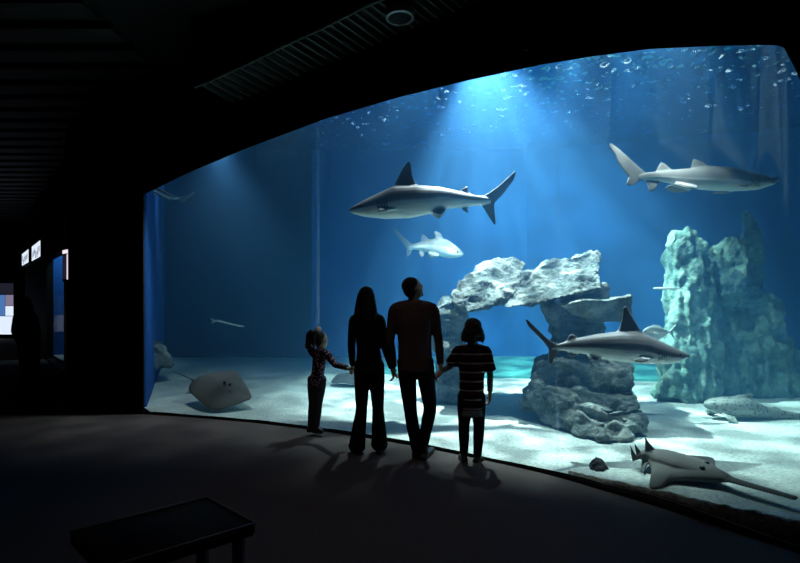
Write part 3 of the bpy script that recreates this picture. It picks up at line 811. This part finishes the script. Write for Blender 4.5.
# rostrum
stube(bm, [(2.66,4.19,.1),(2.76,4.04,.092),(2.86,3.90,.088),(2.965,3.745,.085)], [(.075,.025),(.055,.016),(.048,.014),(.042,.012)], sub=4, hint=V((0,0,1)), n=10)
fin_solid(bm, [(2.28,4.56,.11),(2.21,4.50,.06),(2.16,4.44,.03),(2.20,4.56,.05),(2.26,4.66,.11)], 0.022)                      # pelvic
fin_solid(bm, [(2.35,4.55,.18),(2.285,4.58,.26),(2.25,4.6,.32),(2.255,4.6,.25),(2.25,4.6,.16)], 0.022)                       # first dorsal
fin_solid(bm, [(2.25,4.62,.14),(2.195,4.62,.21),(2.165,4.62,.255),(2.172,4.62,.19),(2.19,4.62,.12)], 0.018)                  # second dorsal
fin_solid(bm, [(2.19,4.61,.11),(2.145,4.6,.19),(2.118,4.6,.24),(2.125,4.6,.16),(2.14,4.6,.08)], 0.018)                       # tail fin
b2 = ray_body([(2.70,4.15,.08),(2.74,4.28,.08),(2.84,4.50,.08),(2.92,4.68,.09),(2.74,4.74,.09),(2.5,4.78,.1),(2.36,4.74,.12),(2.27,4.60,.11),(2.22,4.42,.08),(2.12,4.24,.05),(2.05,4.10,.03),(2.14,4.10,.035),(2.30,4.20,.06),(2.52,4.14,.08),(2.62,4.11,.08)], (2.45,4.42,.09), (0,0,1), 0.06, 0.04, ((2.66,4.2,.09),(2.3,4.58,.1)), 0.3)
tmp = mesh_of(b2); bm.from_mesh(tmp); bpy.data.meshes.remove(tmp)
me = remesh(bm, 0.007, 2)
tone_attr(me, lambda v: 0.4 + 0.25*noise.noise(v.co*6))
obj('body', me, M['sawfish'], sw)
for i, sg in enumerate((-1, 1)):
    bm = bmesh.new()
    for k in range(20):
        t = 0.1 + 0.9*k/20
        c = V((2.68,4.16,.095)).lerp(V((2.965,3.745,.085)), t); dr = (V((2.965,3.745,.085))-V((2.68,4.16,.095))).normalized(); s_ = V((dr.y,-dr.x,0))*sg
        w = 0.058 - 0.018*t
        tube(bm, [c + s_*(w-0.012), c + s_*(w+0.022) + dr*0.004], [0.0045, 0.0015], n=6)
    obj('teeth', mesh_of(bm), mat('saw_teeth', (0.3,0.29,0.27), 0.5), sw)
for e in ((2.55,4.22),(2.645,4.31)):
    bm = bmesh.new(); e = (e[0], e[1], max(v.co.z for v in me.vertices if (v.co.x-e[0])**2 + (v.co.y-e[1])**2 < 0.0004) - 0.004); ball(bm, e, (0.022,0.022,0.014), u=12, v=8); obj('eye', mesh_of(bm), M['eye'], sw)

# ------------------------------------------------------------------ people
def cloth(name, c1, c2=None, scale=40, rough=0.9, bump=0.25):
    return noisy(name, c1, c2 or tuple(x*1.25 for x in c1), scale, rough, bump, 14, spec=0.1, dist=0.03)
M['skin'] = noisy('skin', (0.42,0.26,0.19), (0.48,0.30,0.22), 12, 0.55, 0.05, 80)
M['dark_hair'] = noisy('dark_hair', (0.008,0.006,0.005), (0.016,0.012,0.01), 60, 0.7, 0.8, 60)
M['brown_hair'] = noisy('brown_hair', (0.018,0.012,0.009), (0.035,0.023,0.016), 60, 0.7, 0.8, 60)
M['shoe'] = mat('dark_shoe', (0.02,0.018,0.016), 0.5)

def hand(bm, wrist, direc, flat, size, curl=0.5, thumb=1):
    """palm + four unequal bent fingers + thumb; flat = palm normal"""
    d = V(direc).normalized(); nrm = (V(flat) - d*V(flat).dot(d)).normalized(); s = d.cross(nrm).normalized()
    w = V(wrist); S = size
    tube(bm, [w - d*0.05*S, w, w + d*0.30*S, w + d*0.52*S], [(0.15*S,0.13*S),(0.15*S,0.12*S),(0.21*S,0.11*S),(0.21*S,0.09*S)], n=12, hint=nrm)
    for i, (off, ln) in enumerate(((-0.165,0.40),(-0.055,0.46),(0.055,0.43),(0.16,0.34))):
        p = w + d*0.50*S + s*off*S; pts = [p - d*0.06*S]; ang = 0.15
        dr = d
        for kf, fr in enumerate((0.45, 0.3, 0.25)):
            ang += curl * (0.8 if kf else 0.6)
            dr = d*math.cos(ang) + nrm*math.sin(ang)
            p = p + dr*ln*S*fr; pts.append(p)
        tube(bm, pts, [0.055*S,0.052*S,0.048*S,0.04*S], n=8, hint=s)
    p = w + d*0.14*S + s*(-0.17*S*thumb)
    q = p + (d*0.75 + s*(-0.55*thumb) + nrm*0.25).normalized()*0.22*S
    tube(bm, [p, q, q + (d*0.85 + nrm*0.5).normalized()*0.2*S], [0.075*S,0.06*S,0.045*S], n=8, hint=nrm)

def head(bm, c, hh, face, up=V((0,0,1))):
    """c centre, hh chin-to-crown height, face = look direction. returns rotation"""
    f = V(face).normalized(); u = (V(up) - f*V(up).dot(f)).normalized(); r = f.cross(u).normalized()
    R = Matrix((r, f, u)).transposed()      # local x right, y forward, z up
    c = V(c)
    W = lambda x, y, z: c + R @ V((x*hh, y*hh, z*hh))
    ball(bm, W(0,-0.04,0.12), (0.325*hh,0.40*hh,0.37*hh), R)
    ball(bm, W(0,0.10,-0.10), (0.265*hh,0.27*hh,0.36*hh), R)
    ball(bm, W(0,0.21,-0.37), (0.13*hh,0.12*hh,0.11*hh), R, 12, 8)       # chin
    ball(bm, W(0,0.32,0.06), (0.22*hh,0.06*hh,0.05*hh), R, 12, 8)        # brow
    tube(bm, [W(0,0.34,0.03), W(0,0.43,-0.10)], [0.03*hh, 0.055*hh], n=8)  # nose
    ball(bm, W(0,0.35,-0.235), (0.095*hh,0.04*hh,0.018*hh), R, 12, 8)    # lips
    ball(bm, W(0,0.34,-0.275), (0.085*hh,0.04*hh,0.02*hh), R, 12, 8)
    for sg in (-1, 1):
        ball(bm, W(sg*0.33,-0.01,-0.03), (0.035*hh,0.07*hh,0.11*hh), R, 10, 8)
    return R, W

def person(name, label, J, d0, base, head_h, face, voxel=0.0085, hand_s=None, girth=1.0, top_mat=None, leg_mat=None, shoe_mat=None, top_name='shirt', leg_name='trousers',
           sleeve='long', hem=0.0, flare=0.0, depth=0.5, hair=None, hair_mat=None, palm=(0,0,0), flip=None):
    """J: joints {name: (px, py, depth offset)}; measured in the photograph, widths in metres"""
    g = {k: P(v[0], v[1], d0 + v[2]) for k, v in J.items()}
    root = thing(name, label, 'person', base)
    hl = head_h
    sw_ = (g['shR'] - g['shL']).length; hw = (g['hipR'] - g['hipL']).length
    midsh = (g['shL'] + g['shR'])/2; midhip = (g['hipL']+g['hipR'])/2
    waist = midsh.lerp(midhip, 0.62); chest = midsh.lerp(midhip, 0.25)
    A = dict(up=0.045*girth, el=0.036*girth, wr=0.026*girth, th=0.082*girth, kn=0.056*girth, an=0.040*girth)
    def torso(bm, e, lo=0.0, hi=1.0, neck=True):
        pts = [midhip + V((0,0,-0.06*girth)), midhip + V((0,0,0.05*girth)), waist, chest, midsh + V((0,0,0.0)), midsh + V((0,0,0.05*girth))]
        rad = [(hw*0.72+e, depth*0.30*girth+e), (hw*0.80+e, depth*0.31*girth+e), (sw_*0.375+e, depth*0.25*girth+e), (sw_*0.44+e, depth*0.29*girth+e), (sw_*0.46+e, depth*0.22*girth+e), (sw_*0.26+e, depth*0.16*girth+e)]
        stube(bm, pts, rad, sub=4, n=22)
    def arm(bm, s, e, t1=1.0):
        a, b, c = g['sh'+s], g['el'+s], g['wr'+s]
        stube(bm, [a.lerp(midsh, 0.12), a.lerp(b, 0.12), a.lerp(b, 0.5), b, b.lerp(c, 0.35), b.lerp(c, t1)], [A['up']*1.15+e, A['up']*1.12+e, A['up']+e, A['el']+e, A['el']*0.98+e, A['wr']*1.05+e], sub=3, n=12)
    def leg(bm, s, e, fl=0.0, end=1.0):
        a, b, c = g['hip'+s], g['kn'+s], g['an'+s]
        cc = b.lerp(c, end)
        stube(bm, [a + V((0,0,0.03)), a.lerp(b, 0.25), a.lerp(b, 0.65), b, b.lerp(c, 0.35), b.lerp(c, 0.7), cc], [A['th']+e, A['th']+e, A['th']*0.84+e, A['kn']+e, A['kn']*1.0+e+fl*0.2, A['an']*1.15+e+fl*0.6, A['an']+e+fl], sub=3, n=14)
    def foot(bm, s, e):
        an = g['an'+s]; t = g['toe'+s]; h = V((t.x-an.x, t.y-an.y, 0)); ln = h.length; h.normalize()
        z = t.z
        stube(bm, [V((an.x,an.y,z+0.04)) - h*0.05*girth, V((an.x,an.y,z+0.045)) + h*0.02, V((an.x,an.y,z+0.035)) + h*ln*0.6, V((an.x,an.y,z+0.028)) + h*ln], [(0.036*girth+e,0.036+e),(0.040*girth+e,0.042+e),(0.046*girth+e,0.034+e),(0.035*girth+e,0.024+e)], sub=3, hint=V((0,0,1)), n=12)
        tube(bm, [V((an.x,an.y,z+0.05)), an], [A['an']+e*0.5, A['an']+e*0.5], n=12)
    # body
    bm = bmesh.new()
    R, W = head(bm, g['head'], hl, face)
    stube(bm, [midsh + V((0,0,-0.02)), midsh.lerp(g['head'], 0.45), g['head'] + R @ V((0,-0.06*hl,-0.12*hl))], [(0.30*hl,0.26*hl),(0.235*hl,0.24*hl),(0.23*hl,0.25*hl)], sub=3, n=14)
    torso(bm, -0.012)
    for s in 'LR':
        arm(bm, s, -0.006); leg(bm, s, -0.012); foot(bm, s, -0.012)
        e_, w_ = g['el'+s], g['wr'+s]
        hd = J.get('hd'+s)
        dr = (w_ - e_).normalized() if not hd else V(hd)
        fl_ = V((0.9 if s == 'L' else -0.9, 0.1, 0)) if not flip or s not in flip else V(flip[s])
        hand(bm, w_, dr, fl_, (hand_s or hl*0.8), 0.75, 1 if s == 'L' else -1)
    obj('body', remesh(bm, voxel, 1), M['skin'], root)
    for sg in (-1, 1):
        eb = bmesh.new(); ball(eb, W(sg*0.13,0.335,0.0), 0.035*hl, u=10, v=8); obj('eye', mesh_of(eb), M['eye'], root)
    # top
    bm = bmesh.new()
    pts = [midhip + V((0,0,-0.05*girth - hem)), midhip + V((0,0,0.03)), waist, chest, midsh, midsh + V((0,0,0.055*girth))]
    e = 0.012
    rad = [(hw*0.86+e, depth*0.32*girth+e), (hw*0.86+e, depth*0.31*girth+e), (sw_*0.40+e, depth*0.27*girth+e), (sw_*0.455+e, depth*0.30*girth+e), (sw_*0.47+e, depth*0.23*girth+e), (sw_*0.24+e, depth*0.17*girth+e)]
    stube(bm, pts, rad, sub=4, n=22, capk=0.25)
    for s in 'LR':
        tube(bm, [midsh + V((0,0,0.045*girth)), g['sh'+s].lerp(midsh,0.3) + V((0,0,0.012*girth)), g['sh'+s].lerp(midsh,0.08)], [(0.05*girth,0.05*girth),(0.058*girth,0.058*girth),(0.055*girth,0.055*girth)], n=12)
        if sleeve == 'long': arm(bm, s, 0.010)
        else:
            a, b = g['sh'+s], g['el'+s]
            stube(bm, [a.lerp(midsh, 0.12), a.lerp(b, 0.12), a.lerp(b, 0.5), a.lerp(b, 0.92)], [A['up']*1.15+0.012, A['up']*1.2+0.012, A['up']+0.022, A['up']+0.03], sub=3, n=12, capk=0.2)
    obj(top_name, remesh(bm, voxel, 2), top_mat, root)
    # trousers
    bm = bmesh.new()
    stube(bm, [midhip + V((0,0,-0.07*girth)), midhip + V((0,0,0.04)), midhip + V((0,0,0.12*girth))], [(hw*0.76,depth*0.30*girth),(hw*0.84,depth*0.31*girth),(hw*0.74,depth*0.28*girth)], sub=3, n=20)
    for s in 'LR': leg(bm, s, 0.010, flare, 1.0 if flare == 0 else 1.03)
    obj(leg_name, remesh(bm, voxel, 2), leg_mat, root)
    for s in 'LR':
        bm = bmesh.new(); foot(bm, s, 0.004); obj('shoe', remesh(bm, voxel, 1), shoe_mat or M['shoe'], root)
    # hair
    bm = bmesh.new(); hair(bm, W, R, hl, g)
    obj('hair', remesh(bm, voxel, 1), hair_mat or M['dark_hair'], root)
    return root, g, W, R

# father
def hair_short(bm, W, R, h, g):
    ball(bm, W(0,-0.09,0.19), (0.345*h,0.385*h,0.345*h), R)
    ball(bm, W(0,-0.20,0.0), (0.31*h,0.27*h,0.33*h), R)
M['sweater'] = cloth('red_grey_sweater', (0.085,0.055,0.055), (0.11,0.07,0.07))
M['jeans'] = cloth('dark_jeans', (0.012,0.015,0.022), (0.02,0.024,0.035))
person('person', 'man in grey-red sweater and dark jeans looking up, hand in hand with the boy', dict(
    head=(413.5,288.5,-0.02), shL=(394.5,308,0.0), shR=(433,308,0.0), elL=(390,341,0.03), elR=(438.5,340,0.03), wrL=(393.5,366,0.12), wrR=(440.5,363,0.0),
    hipL=(406,363,0), hipR=(424.5,363,0), knL=(410.5,411,0.0), knR=(430,408,-0.02), anL=(416,449,0.0), anR=(424,443,-0.0), toeL=(422,458.5,0.22), toeR=(432,452,0.30)),
    4.95, (0.15,4.95,0), 0.235, (0.80,0.42,0.42), top_mat=M['sweater'], leg_mat=M['jeans'], top_name='sweater', leg_name='jeans', hem=0.02, depth=0.40, hair=hair_short, girth=0.98)
# mother
def hair_long(bm, W, R, h, g):
    ball(bm, W(0,-0.07,0.17), (0.36*h,0.42*h,0.37*h), R)
    for sg in (-1, -0.4, 0.4, 1):
        stube(bm, [W(sg*0.24,-0.12,0.15), W(sg*0.30,-0.20,-0.25), W(sg*0.36,-0.24,-0.62), W(sg*0.36,-0.22,-0.98), W(sg*0.28,-0.18,-1.22)], [0.16*h,0.17*h,0.17*h,0.13*h,0.05*h], sub=3, n=10)
    stube(bm, [W(0,-0.3,0.1), W(0,-0.34,-0.35), W(0,-0.34,-0.8), W(0.02,-0.3,-1.1)], [0.22*h,0.24*h,0.2*h,0.1*h], sub=3, n=12)
M['blacktop'] = cloth('black_top', (0.010,0.009,0.010), (0.016,0.014,0.015))
M['blackpants'] = cloth('black_trousers', (0.007,0.007,0.008), (0.012,0.012,0.013))
person('person', 'long-haired woman in black top and flared trousers between the girl and the man', dict(
    head=(366.5,298,0), shL=(354,319,0), shR=(380,319,0), elL=(351.5,345,0.10), elR=(384.5,345,0.0), wrL=(352.5,364,0.26), wrR=(391.5,367,-0.02),
    hipL=(362,367,0), hipR=(376.5,367,0), knL=(361.5,409,0.0), knR=(378,409,0), anL=(357,446,0.0), anR=(379.5,444,0), toeL=(355,453,0.16), toeR=(383,451,0.18)),
    5.13, (-0.35,5.13,0), 0.225, (0.1,1,0.02), top_mat=M['blacktop'], leg_mat=M['blackpants'], top_name='top', sleeve='long', flare=0.045, depth=0.36, hair=hair_long, girth=0.88)
# boy
def hair_shag(bm, W, R, h, g):
    ball(bm, W(0,-0.07,0.16), (0.40*h,0.44*h,0.38*h), R)
    ball(bm, W(0,-0.18,-0.12), (0.47*h,0.38*h,0.38*h), R)
    rr = random.Random(4)
    for k in range(16):
        a = math.pi*(0.02 + 0.96*k/15) ; x, y = math.cos(a)*0.43, -math.sin(a)*0.36 - 0.05
        stube(bm, [W(x*0.85,y*0.9,0.0), W(x*1.08,y*1.05,-0.3), W(x*(1.15+rr.uniform(-.1,.2)),y*1.12,-0.5-rr.uniform(0,0.12))], [0.10*h,0.085*h,0.03*h], sub=2, n=7)
st = mat('striped_shirt', (0.012,0.01,0.012), 0.9, spec=0.1)
b = st.node_tree.nodes['Principled BSDF']
geo = N(st, 'ShaderNodeNewGeometry'); sx = N(st, 'ShaderNodeSeparateXYZ'); link(st, geo.outputs['Position'], sx.inputs[0])
mt = N(st, 'ShaderNodeMath', operation='MULTIPLY'); mt.inputs[1].default_value = 11.5; link(st, sx.outputs['Z'], mt.inputs[0])
fr = N(st, 'ShaderNodeMath', operation='FRACT'); link(st, mt.outputs[0], fr.inputs[0])
rp = N(st, 'ShaderNodeValToRGB'); rp.color_ramp.interpolation = 'CONSTANT'; rp.color_ramp.elements[0].color = (0.30,0.26,0.26,1); rp.color_ramp.elements[1].position = 0.16; rp.color_ramp.elements[1].color = (0.012,0.01,0.012,1)
e = rp.color_ramp.elements.new(0.5); e.color = (0.035,0.012,0.016,1)
link(st, fr.outputs[0], rp.inputs['Fac']); link(st, rp.outputs['Color'], b.inputs['Base Color'])
boy, gb, Wb, Rb = person('person', 'shaggy-haired boy in striped t-shirt over pale sleeves, hand in hand with the man', dict(
    head=(473,329.5,0), shL=(458.5,350,0), shR=(486,350,0), elL=(451,365,0.02), elR=(490,372,0.0), wrL=(443,371,0.05), wrR=(490,392,0.04),
    hipL=(465,398,0), hipR=(478,398,0), knL=(464,427,0), knR=(479,427,0), anL=(464,453,0.0), anR=(477.5,455,0), toeL=(461,459,0.14), toeR=(482,463,0.06), hdR=(0.0,0.1,-1)),
    4.86, (0.71,4.86,0), 0.215, (0.15,1,0.0), top_mat=st, leg_mat=M['jeans'], top_name='striped_shirt', leg_name='jeans', sleeve='short', hem=0.075, depth=0.36, hair=hair_shag, hair_mat=M['brown_hair'], girth=0.78)
# pale long sleeves and shirt tail under the boy's t-shirt
bm = bmesh.new()
for s in 'LR':
    a, b_, c_ = gb['sh'+s], gb['el'+s], gb['wr'+s]
    stube(bm, [a.lerp(b_,0.4), b_, b_.lerp(c_,0.5), b_.lerp(c_,0.95)], [0.036,0.033,0.031,0.027], sub=3, n=12)
mh = (gb['hipL']+gb['hipR'])/2
stube(bm, [mh + V((0,0,-0.16)), mh + V((0,0,-0.08)), mh + V((0,0,0.05))], [(0.125,0.108),(0.118,0.10),(0.105,0.09)], sub=2, n=18, capk=0.15)
obj('undershirt', remesh(bm, 0.008, 1), cloth('pale_undershirt', (0.16,0.19,0.20)), boy, label='pale grey undershirt')
# girl
def hair_pig(bm, W, R, h, g):
    ball(bm, W(0,-0.09,0.17), (0.345*h,0.40*h,0.35*h), R)
    ball(bm, W(0,-0.2,-0.02), (0.30*h,0.26*h,0.34*h), R)
    for sg in (-1, 1):
        stube(bm, [W(sg*0.20,-0.25,0.32), W(sg*0.30,-0.38,0.52), W(sg*0.34,-0.58,0.36), W(sg*0.36,-0.66,0.0), W(sg*0.34,-0.62,-0.35)], [0.07*h,0.14*h,0.15*h,0.13*h,0.04*h], sub=3, n=10)
fm = mat('floral_jacket', (0.02,0.016,0.018), 0.9, spec=0.1); b = fm.node_tree.nodes['Principled BSDF']
tc = N(fm, 'ShaderNodeTexCoord'); vo = N(fm, 'ShaderNodeTexVoronoi', Scale=38.0); link(fm, tc.outputs['Object'], vo.inputs['Vector'])
rp = N(fm, 'ShaderNodeValToRGB'); rp.color_ramp.elements[0].position = 0.3; rp.color_ramp.elements[0].color = (0.55,0.34,0.44,1); rp.color_ramp.elements[1].position = 0.45; rp.color_ramp.elements[1].color = (0.03,0.02,0.03,1)
link(fm, vo.outputs['Distance'], rp.inputs['Fac']); link(fm, rp.outputs['Color'], b.inputs['Base Color'])
girl, gg, Wg, Rg = person('person', 'little girl with pigtails in floral jacket, one arm raised to her head', dict(
    head=(321,339.5,0), shL=(314,354,0.02), shR=(326.5,353.5,0.0), elL=(307.5,344.5,0.02), elR=(335,364.5,-0.1), wrL=(314,336,-0.02), wrR=(347.5,368,-0.36),
    hipL=(313.5,381,0.0), hipR=(320.5,381,0), knL=(313,404,0.0), knR=(318,404,0), anL=(311,426,0.02), anR=(316,427,-0.02), toeL=(318,431.5,0.06), toeR=(322,434,-0.04), hdL=(0.5,0,0.85)),
    5.8, (-0.98,5.8,0), 0.20, (0.80,0.55,0.15), top_mat=fm, leg_mat=cloth('grey_trousers', (0.05,0.05,0.055)), top_name='floral_jacket', sleeve='long', hem=0.0, depth=0.42, hair=hair_pig, hair_mat=M['brown_hair'], girth=0.74,
    flip={'R': (0,0,-1), 'L': (0,1,0)})
# dim bystander far left
M['dimcloth'] = cloth('bystander_cloth', (0.008,0.008,0.009))
person('person', 'dark silhouette of a bystander near the bright screen at the far left', dict(
    head=(24.5,303,0), shL=(17,316,0.1), shR=(34,316,0.0), elL=(14,331,0.0), elR=(38,333,0), wrL=(19,343,-0.1), wrR=(37,349,0.0),
    hipL=(23,347,0), hipR=(34,347,0), knL=(25,370,0), knR=(35,370,0), anL=(25,391,0.0), anR=(36,390,0), toeL=(20,394,0.0), toeR=(32,394,0)),
    8.3, (-6.2,8.3,0), 0.225, (-0.9,0.4,0.0), top_mat=M['dimcloth'], leg_mat=M['dimcloth'], top_name='jacket', sleeve='long', depth=0.38, hair=hair_long, voxel=0.012, girth=0.92)

# ------------------------------------------------------------------ far left of the hall
def wall_frame(p, q, t):
    """point on the hall face between plan points at fraction t, plus axes"""
    c = p.lerp(q, t); dr = (q-p).normalized(); n = V((dr.y, -dr.x, 0))
    if n.dot(-c) < 0: n = -n
    return c, dr, n
def panel(bm, c, dr, n, w, z0, z1, o0, o1):
    a = c - dr*w/2; b = c + dr*w/2
    prism(bm, [a + n*o0 + V((0,0,z0)), b + n*o0 + V((0,0,z0)), b + n*o1 + V((0,0,z0)), a + n*o1 + V((0,0,z0))], (0,0,z1-z0))
# second tank window
c, dr, n = wall_frame(LW[2], LW[3], 0.5); wlen = (LW[3]-LW[2]).length
bm = bmesh.new(); panel(bm, c, dr, n, wlen, 0.02, 2.65, -0.12, -0.08)
obj('window_2', mesh_of(bm), glassmat('second_pane', 0.03), kind='structure', smooth=False)
bm = bmesh.new(); panel(bm, c, dr, n, wlen, -0.1, 3.6, -1.5, -1.45)
e0 = LW[3] + dr*0.5 if dr.x < 0 else LW[3] - dr*0.5
prism(bm, [e0 - n*0.16 + V((0,0,-0.1)), e0 - n*1.45 + V((0,0,-0.1)), e0 - n*1.45 + (LW[3]-LW[2]).normalized()*0.05 + V((0,0,-0.1)), e0 - n*0.16 + (LW[3]-LW[2]).normalized()*0.05 + V((0,0,-0.1))], (0,0,3.7))
obj('wall_second_tank', mesh_of(bm), M['tankblue'], kind='structure', smooth=False)
bm = bmesh.new(); panel(bm, c, dr, n, wlen+1.0, -0.1, 0.05, -1.45, -0.2)
obj('floor_second_tank', mesh_of(bm), M['sand'], kind='structure', smooth=False)
sp = e0 - (LW[3]-LW[2]).normalized()*0.8 - n*0.8
spot('second_tank_lamp', (sp.x, sp.y, 3.5), (e0.x-n.x*0.8, e0.y-n.y*0.8, 2.0), 60, (0.5,0.85,1.0), 100, 0.8, 0.1)

# backlit information panel on the wall by the second window (photo 64-73, 250-280)
def backlit(name, label, cat, c, dr, n, w, z0, z1, cells, off=0.0):
    r = thing(name, label, cat, c + n*(off+0.02) + V((0,0,z0)))
    bm = bmesh.new(); panel(bm, c, dr, n, w+0.04, z0-0.02, z1+0.02, off+0.0, off+0.06); obj('case', mesh_of(bm), M['black'], r, smooth=False)
    for nm, (x0, x1, y0, y1), m in cells:
        bm = bmesh.new(); cc = c + dr*((x0+x1)/2-0.5)*w
        panel(bm, cc, dr, n, (x1-x0)*w, z0+(z1-z0)*y0, z0+(z1-z0)*y1, off+0.062, off+0.066); obj(nm, mesh_of(bm), m, r, smooth=False)
    return r
M['lit_white'] = emit('lit_white', (1.0,0.9,1.0), 0.75)
M['lit_violet'] = emit('lit_violet', (0.5,0.42,0.65), 0.35)
M['lit_dim'] = emit('lit_dim', (0.10,0.10,0.18), 0.12)
M['lit_blue'] = emit('lit_blue', (0.12,0.30,0.75), 0.5)
M['lit_pale'] = emit('lit_pale', (0.75,0.85,1.0), 0.85)
c, dr, n = wall_frame(LW[0], LW[1], 0.955)
dr2 = -dr if dr.x < 0 else dr
backlit('information_panel', 'small backlit information panel with white border left of the big window', 'information panel', c, dr2, n, 0.30, 1.92, 2.47,
    [('lit_strip', (0.02,0.98,0.86,0.98), M['lit_white']), ('lit_strip', (0.80,0.98,0.02,0.84), M['lit_white']), ('picture', (0.04,0.74,0.04,0.80), M['lit_dim'])])
# two lit signs over the passage, marks only as unreadable dark strokes
def litsign(label, c, dr, n, w, z0, z1, seed):
    r = thing('illuminated_sign', label, 'sign', c + V((0,0,z0)), 'lit signs over the passage')
    bm = bmesh.new(); panel(bm, c, dr, n, w+0.06, z0-0.03, z1+0.03, 0.02, 0.14); obj('case', mesh_of(bm), M['black'], r, smooth=False)
    bm = bmesh.new(); panel(bm, c, dr, n, w, z0, z1, 0.141, 0.15); obj('lit_face', mesh_of(bm), M['lit_pale'], r, smooth=False)
    rr = random.Random(seed); bm = bmesh.new()
    for k in range(7):
        cc = c + dr*w*(-0.42+0.13*k+rr.uniform(-.02,.02)); h0 = z0 + (z1-z0)*rr.uniform(0.05,0.4); panel(bm, cc, dr, n, w*rr.uniform(0.02,0.05), h0, h0+(z1-z0)*rr.uniform(0.3,0.5), 0.151, 0.156)
    obj('dark_strokes', mesh_of(bm), M['black'], r, smooth=False)
c, dr, n = wall_frame(LW[3], LW[4], 0.16)
litsign('larger lit sign above the second window, nearer of the two over the passage', c, dr, n, 2.1, 2.72, 3.14, 1)
c, dr, n = wall_frame(LW[3], LW[4], 0.68)
litsign('smaller lit sign above the passage, farther of the two', c, dr, n, 2.2, 2.75, 3.15, 2)
# bright display at the end of the passage
c, dr, n = V((-16.7,20.5,0)), V((1,0,0)), V((0,-1,0))
backlit('display_screen', 'large bright display with a blue picture at the end of the dark passage', 'screen', c, dr, n, 1.9, 0.12, 2.3,
    [('picture', (0.02,0.80,0.37,0.76), M['lit_blue']), ('picture', (0.02,0.98,0.02,0.36), M['lit_pale']), ('picture', (0.81,0.98,0.37,0.55), M['lit_pale']), ('picture', (0.81,0.98,0.56,0.76), M['lit_violet']), ('picture', (0.02,0.98,0.78,0.98), M['lit_dim'])], 0.02)

# round spotlight under the grille and a small camera under the soffit
sp = thing('ceiling_spotlight', 'round spotlight with a pale metal rim under the ceiling grille', 'lamp', P(396,14,4.9))
bm = bmesh.new(); c = P(397,6,4.95); tube(bm, [c + V((0,0,0.35)), c + V((0.02,0,-0.12))], [0.12,0.12], n=24, capk=0.1); obj('housing', mesh_of(bm), M['black'], sp)
bm = bmesh.new()
cc = c + V((0.03,-0.0,-0.10))
prev = None
for k in range(33):
    a = math.pi*(0.0 + 1.0*k/32) * 2
    p = cc + V((math.cos(a)*0.13, math.sin(a)*0.13, 0))
    o = V((math.cos(a), math.sin(a), 0))
    ring = [bm.verts.new(p + o*x + V((0,0,z))) for x, z in ((-0.012,-0.03),(0.012,-0.02),(0.012,0.05),(-0.012,0.05))]
    if prev:
        for j in range(4): bm.faces.new([prev[j], prev[(j+1)%4], ring[(j+1)%4], ring[j]])
    prev = ring
obj('rim', mesh_of(bm), M['steel'], sp)
cam_ = thing('security_camera', 'tiny black camera on the band above the middle of the tank window', 'camera', P(522,56,4.6))
bm = bmesh.new(); q = wpt(522, 0, -0.02); zc = P(522,54,plan_d(522)).z
tube(bm, [V((q.x,q.y,zc+0.05)), V((q.x,q.y-0.08,zc+0.05))], [0.012,0.012], n=8); obj('bracket', mesh_of(bm), M['black'], cam_)
bm = bmesh.new(); tube(bm, [V((q.x-0.05,q.y-0.09,zc+0.04)), V((q.x+0.04,q.y-0.13,zc-0.01))], [0.028,0.034], n=14); obj('housing', mesh_of(bm), M['black'], cam_)

# low bench in the dark foreground
bn = thing('bench', 'low dark bench with thin metal edges in the dark lower left foreground', 'bench', (-1.35,2.55,0))
t0, t1 = P(207,497,2.84), P(255,523,2.51)
t0.z = t1.z = 0.45
ln = V((-0.50,-0.42,0))
bm = bmesh.new(); prism(bm, [t0 + V((0,0,-0.06)), t1 + V((0,0,-0.06)), t1 + ln + V((0,0,-0.06)), t0 + ln + V((0,0,-0.06))], (0,0,0.055))
bmesh.ops.bevel(bm, geom=bm.edges[:], offset=0.012, segments=2)
obj('seat', mesh_of(bm), mat('black_vinyl', (0.008,0.008,0.008), 0.8, spec=0.1), bn)
for a_, b_ in ((t0, t0+ln), (t1, t1+ln), (t0, t1)):
    bm = bmesh.new(); tube(bm, [a_, b_], [0.007,0.007], n=8); obj('metal_edge', mesh_of(bm), M['slat'], bn)
for f_ in (0.08, 0.85):
    for e_ in (t0, t1):
        bm = bmesh.new(); q = e_ + ln*f_ + (t1-t0 if e_ is t0 else t0-t1)*0.12; box(bm, (q.x-0.025,q.y-0.025,0.0), (q.x+0.025,q.y+0.025,0.40)); obj('leg', mesh_of(bm), mat('leg_metal', (0.08,0.08,0.08), 0.5, 0.5), bn, smooth=False)

# unseen spot added as faint fill on the people and carpet
spot('hall_fill', (-0.3,3.0,4.6), (-0.1,3.9,0.0), 34, (1.0,0.84,0.78), 72, 1.0, 0.1)

# ------------------------------------------------------------------ world, camera, colour
w = bpy.data.worlds.new('World'); SC.world = w; w.use_nodes = True
w.node_tree.nodes['Background'].inputs['Color'].default_value = (0,0,0,1); w.node_tree.nodes['Background'].inputs['Strength'].default_value = 0
cd = bpy.data.cameras.new('camera'); co = bpy.data.objects.new('camera', cd); COL.objects.link(co); SC.camera = co
co.location = (0,0,EYE); co.rotation_euler = (math.radians(90),0,0)
cd.sensor_width = 36; cd.lens = 36*F/800; cd.shift_y = (HOR-281.5)/800; cd.clip_start = 0.05; cd.clip_end = 200
SC.view_settings.view_transform = 'Standard'; SC.view_settings.look = 'None'; SC.view_settings.exposure = 0.25; SC.view_settings.gamma = 1
SC.cycles.use_denoising = True
SC.cycles.max_bounces = 8; SC.cycles.volume_bounces = 1; SC.cycles.transparent_max_bounces = 16
SC.cycles.caustics_reflective = False; SC.cycles.caustics_refractive = False
SC.cycles.sample_clamp_indirect = 12
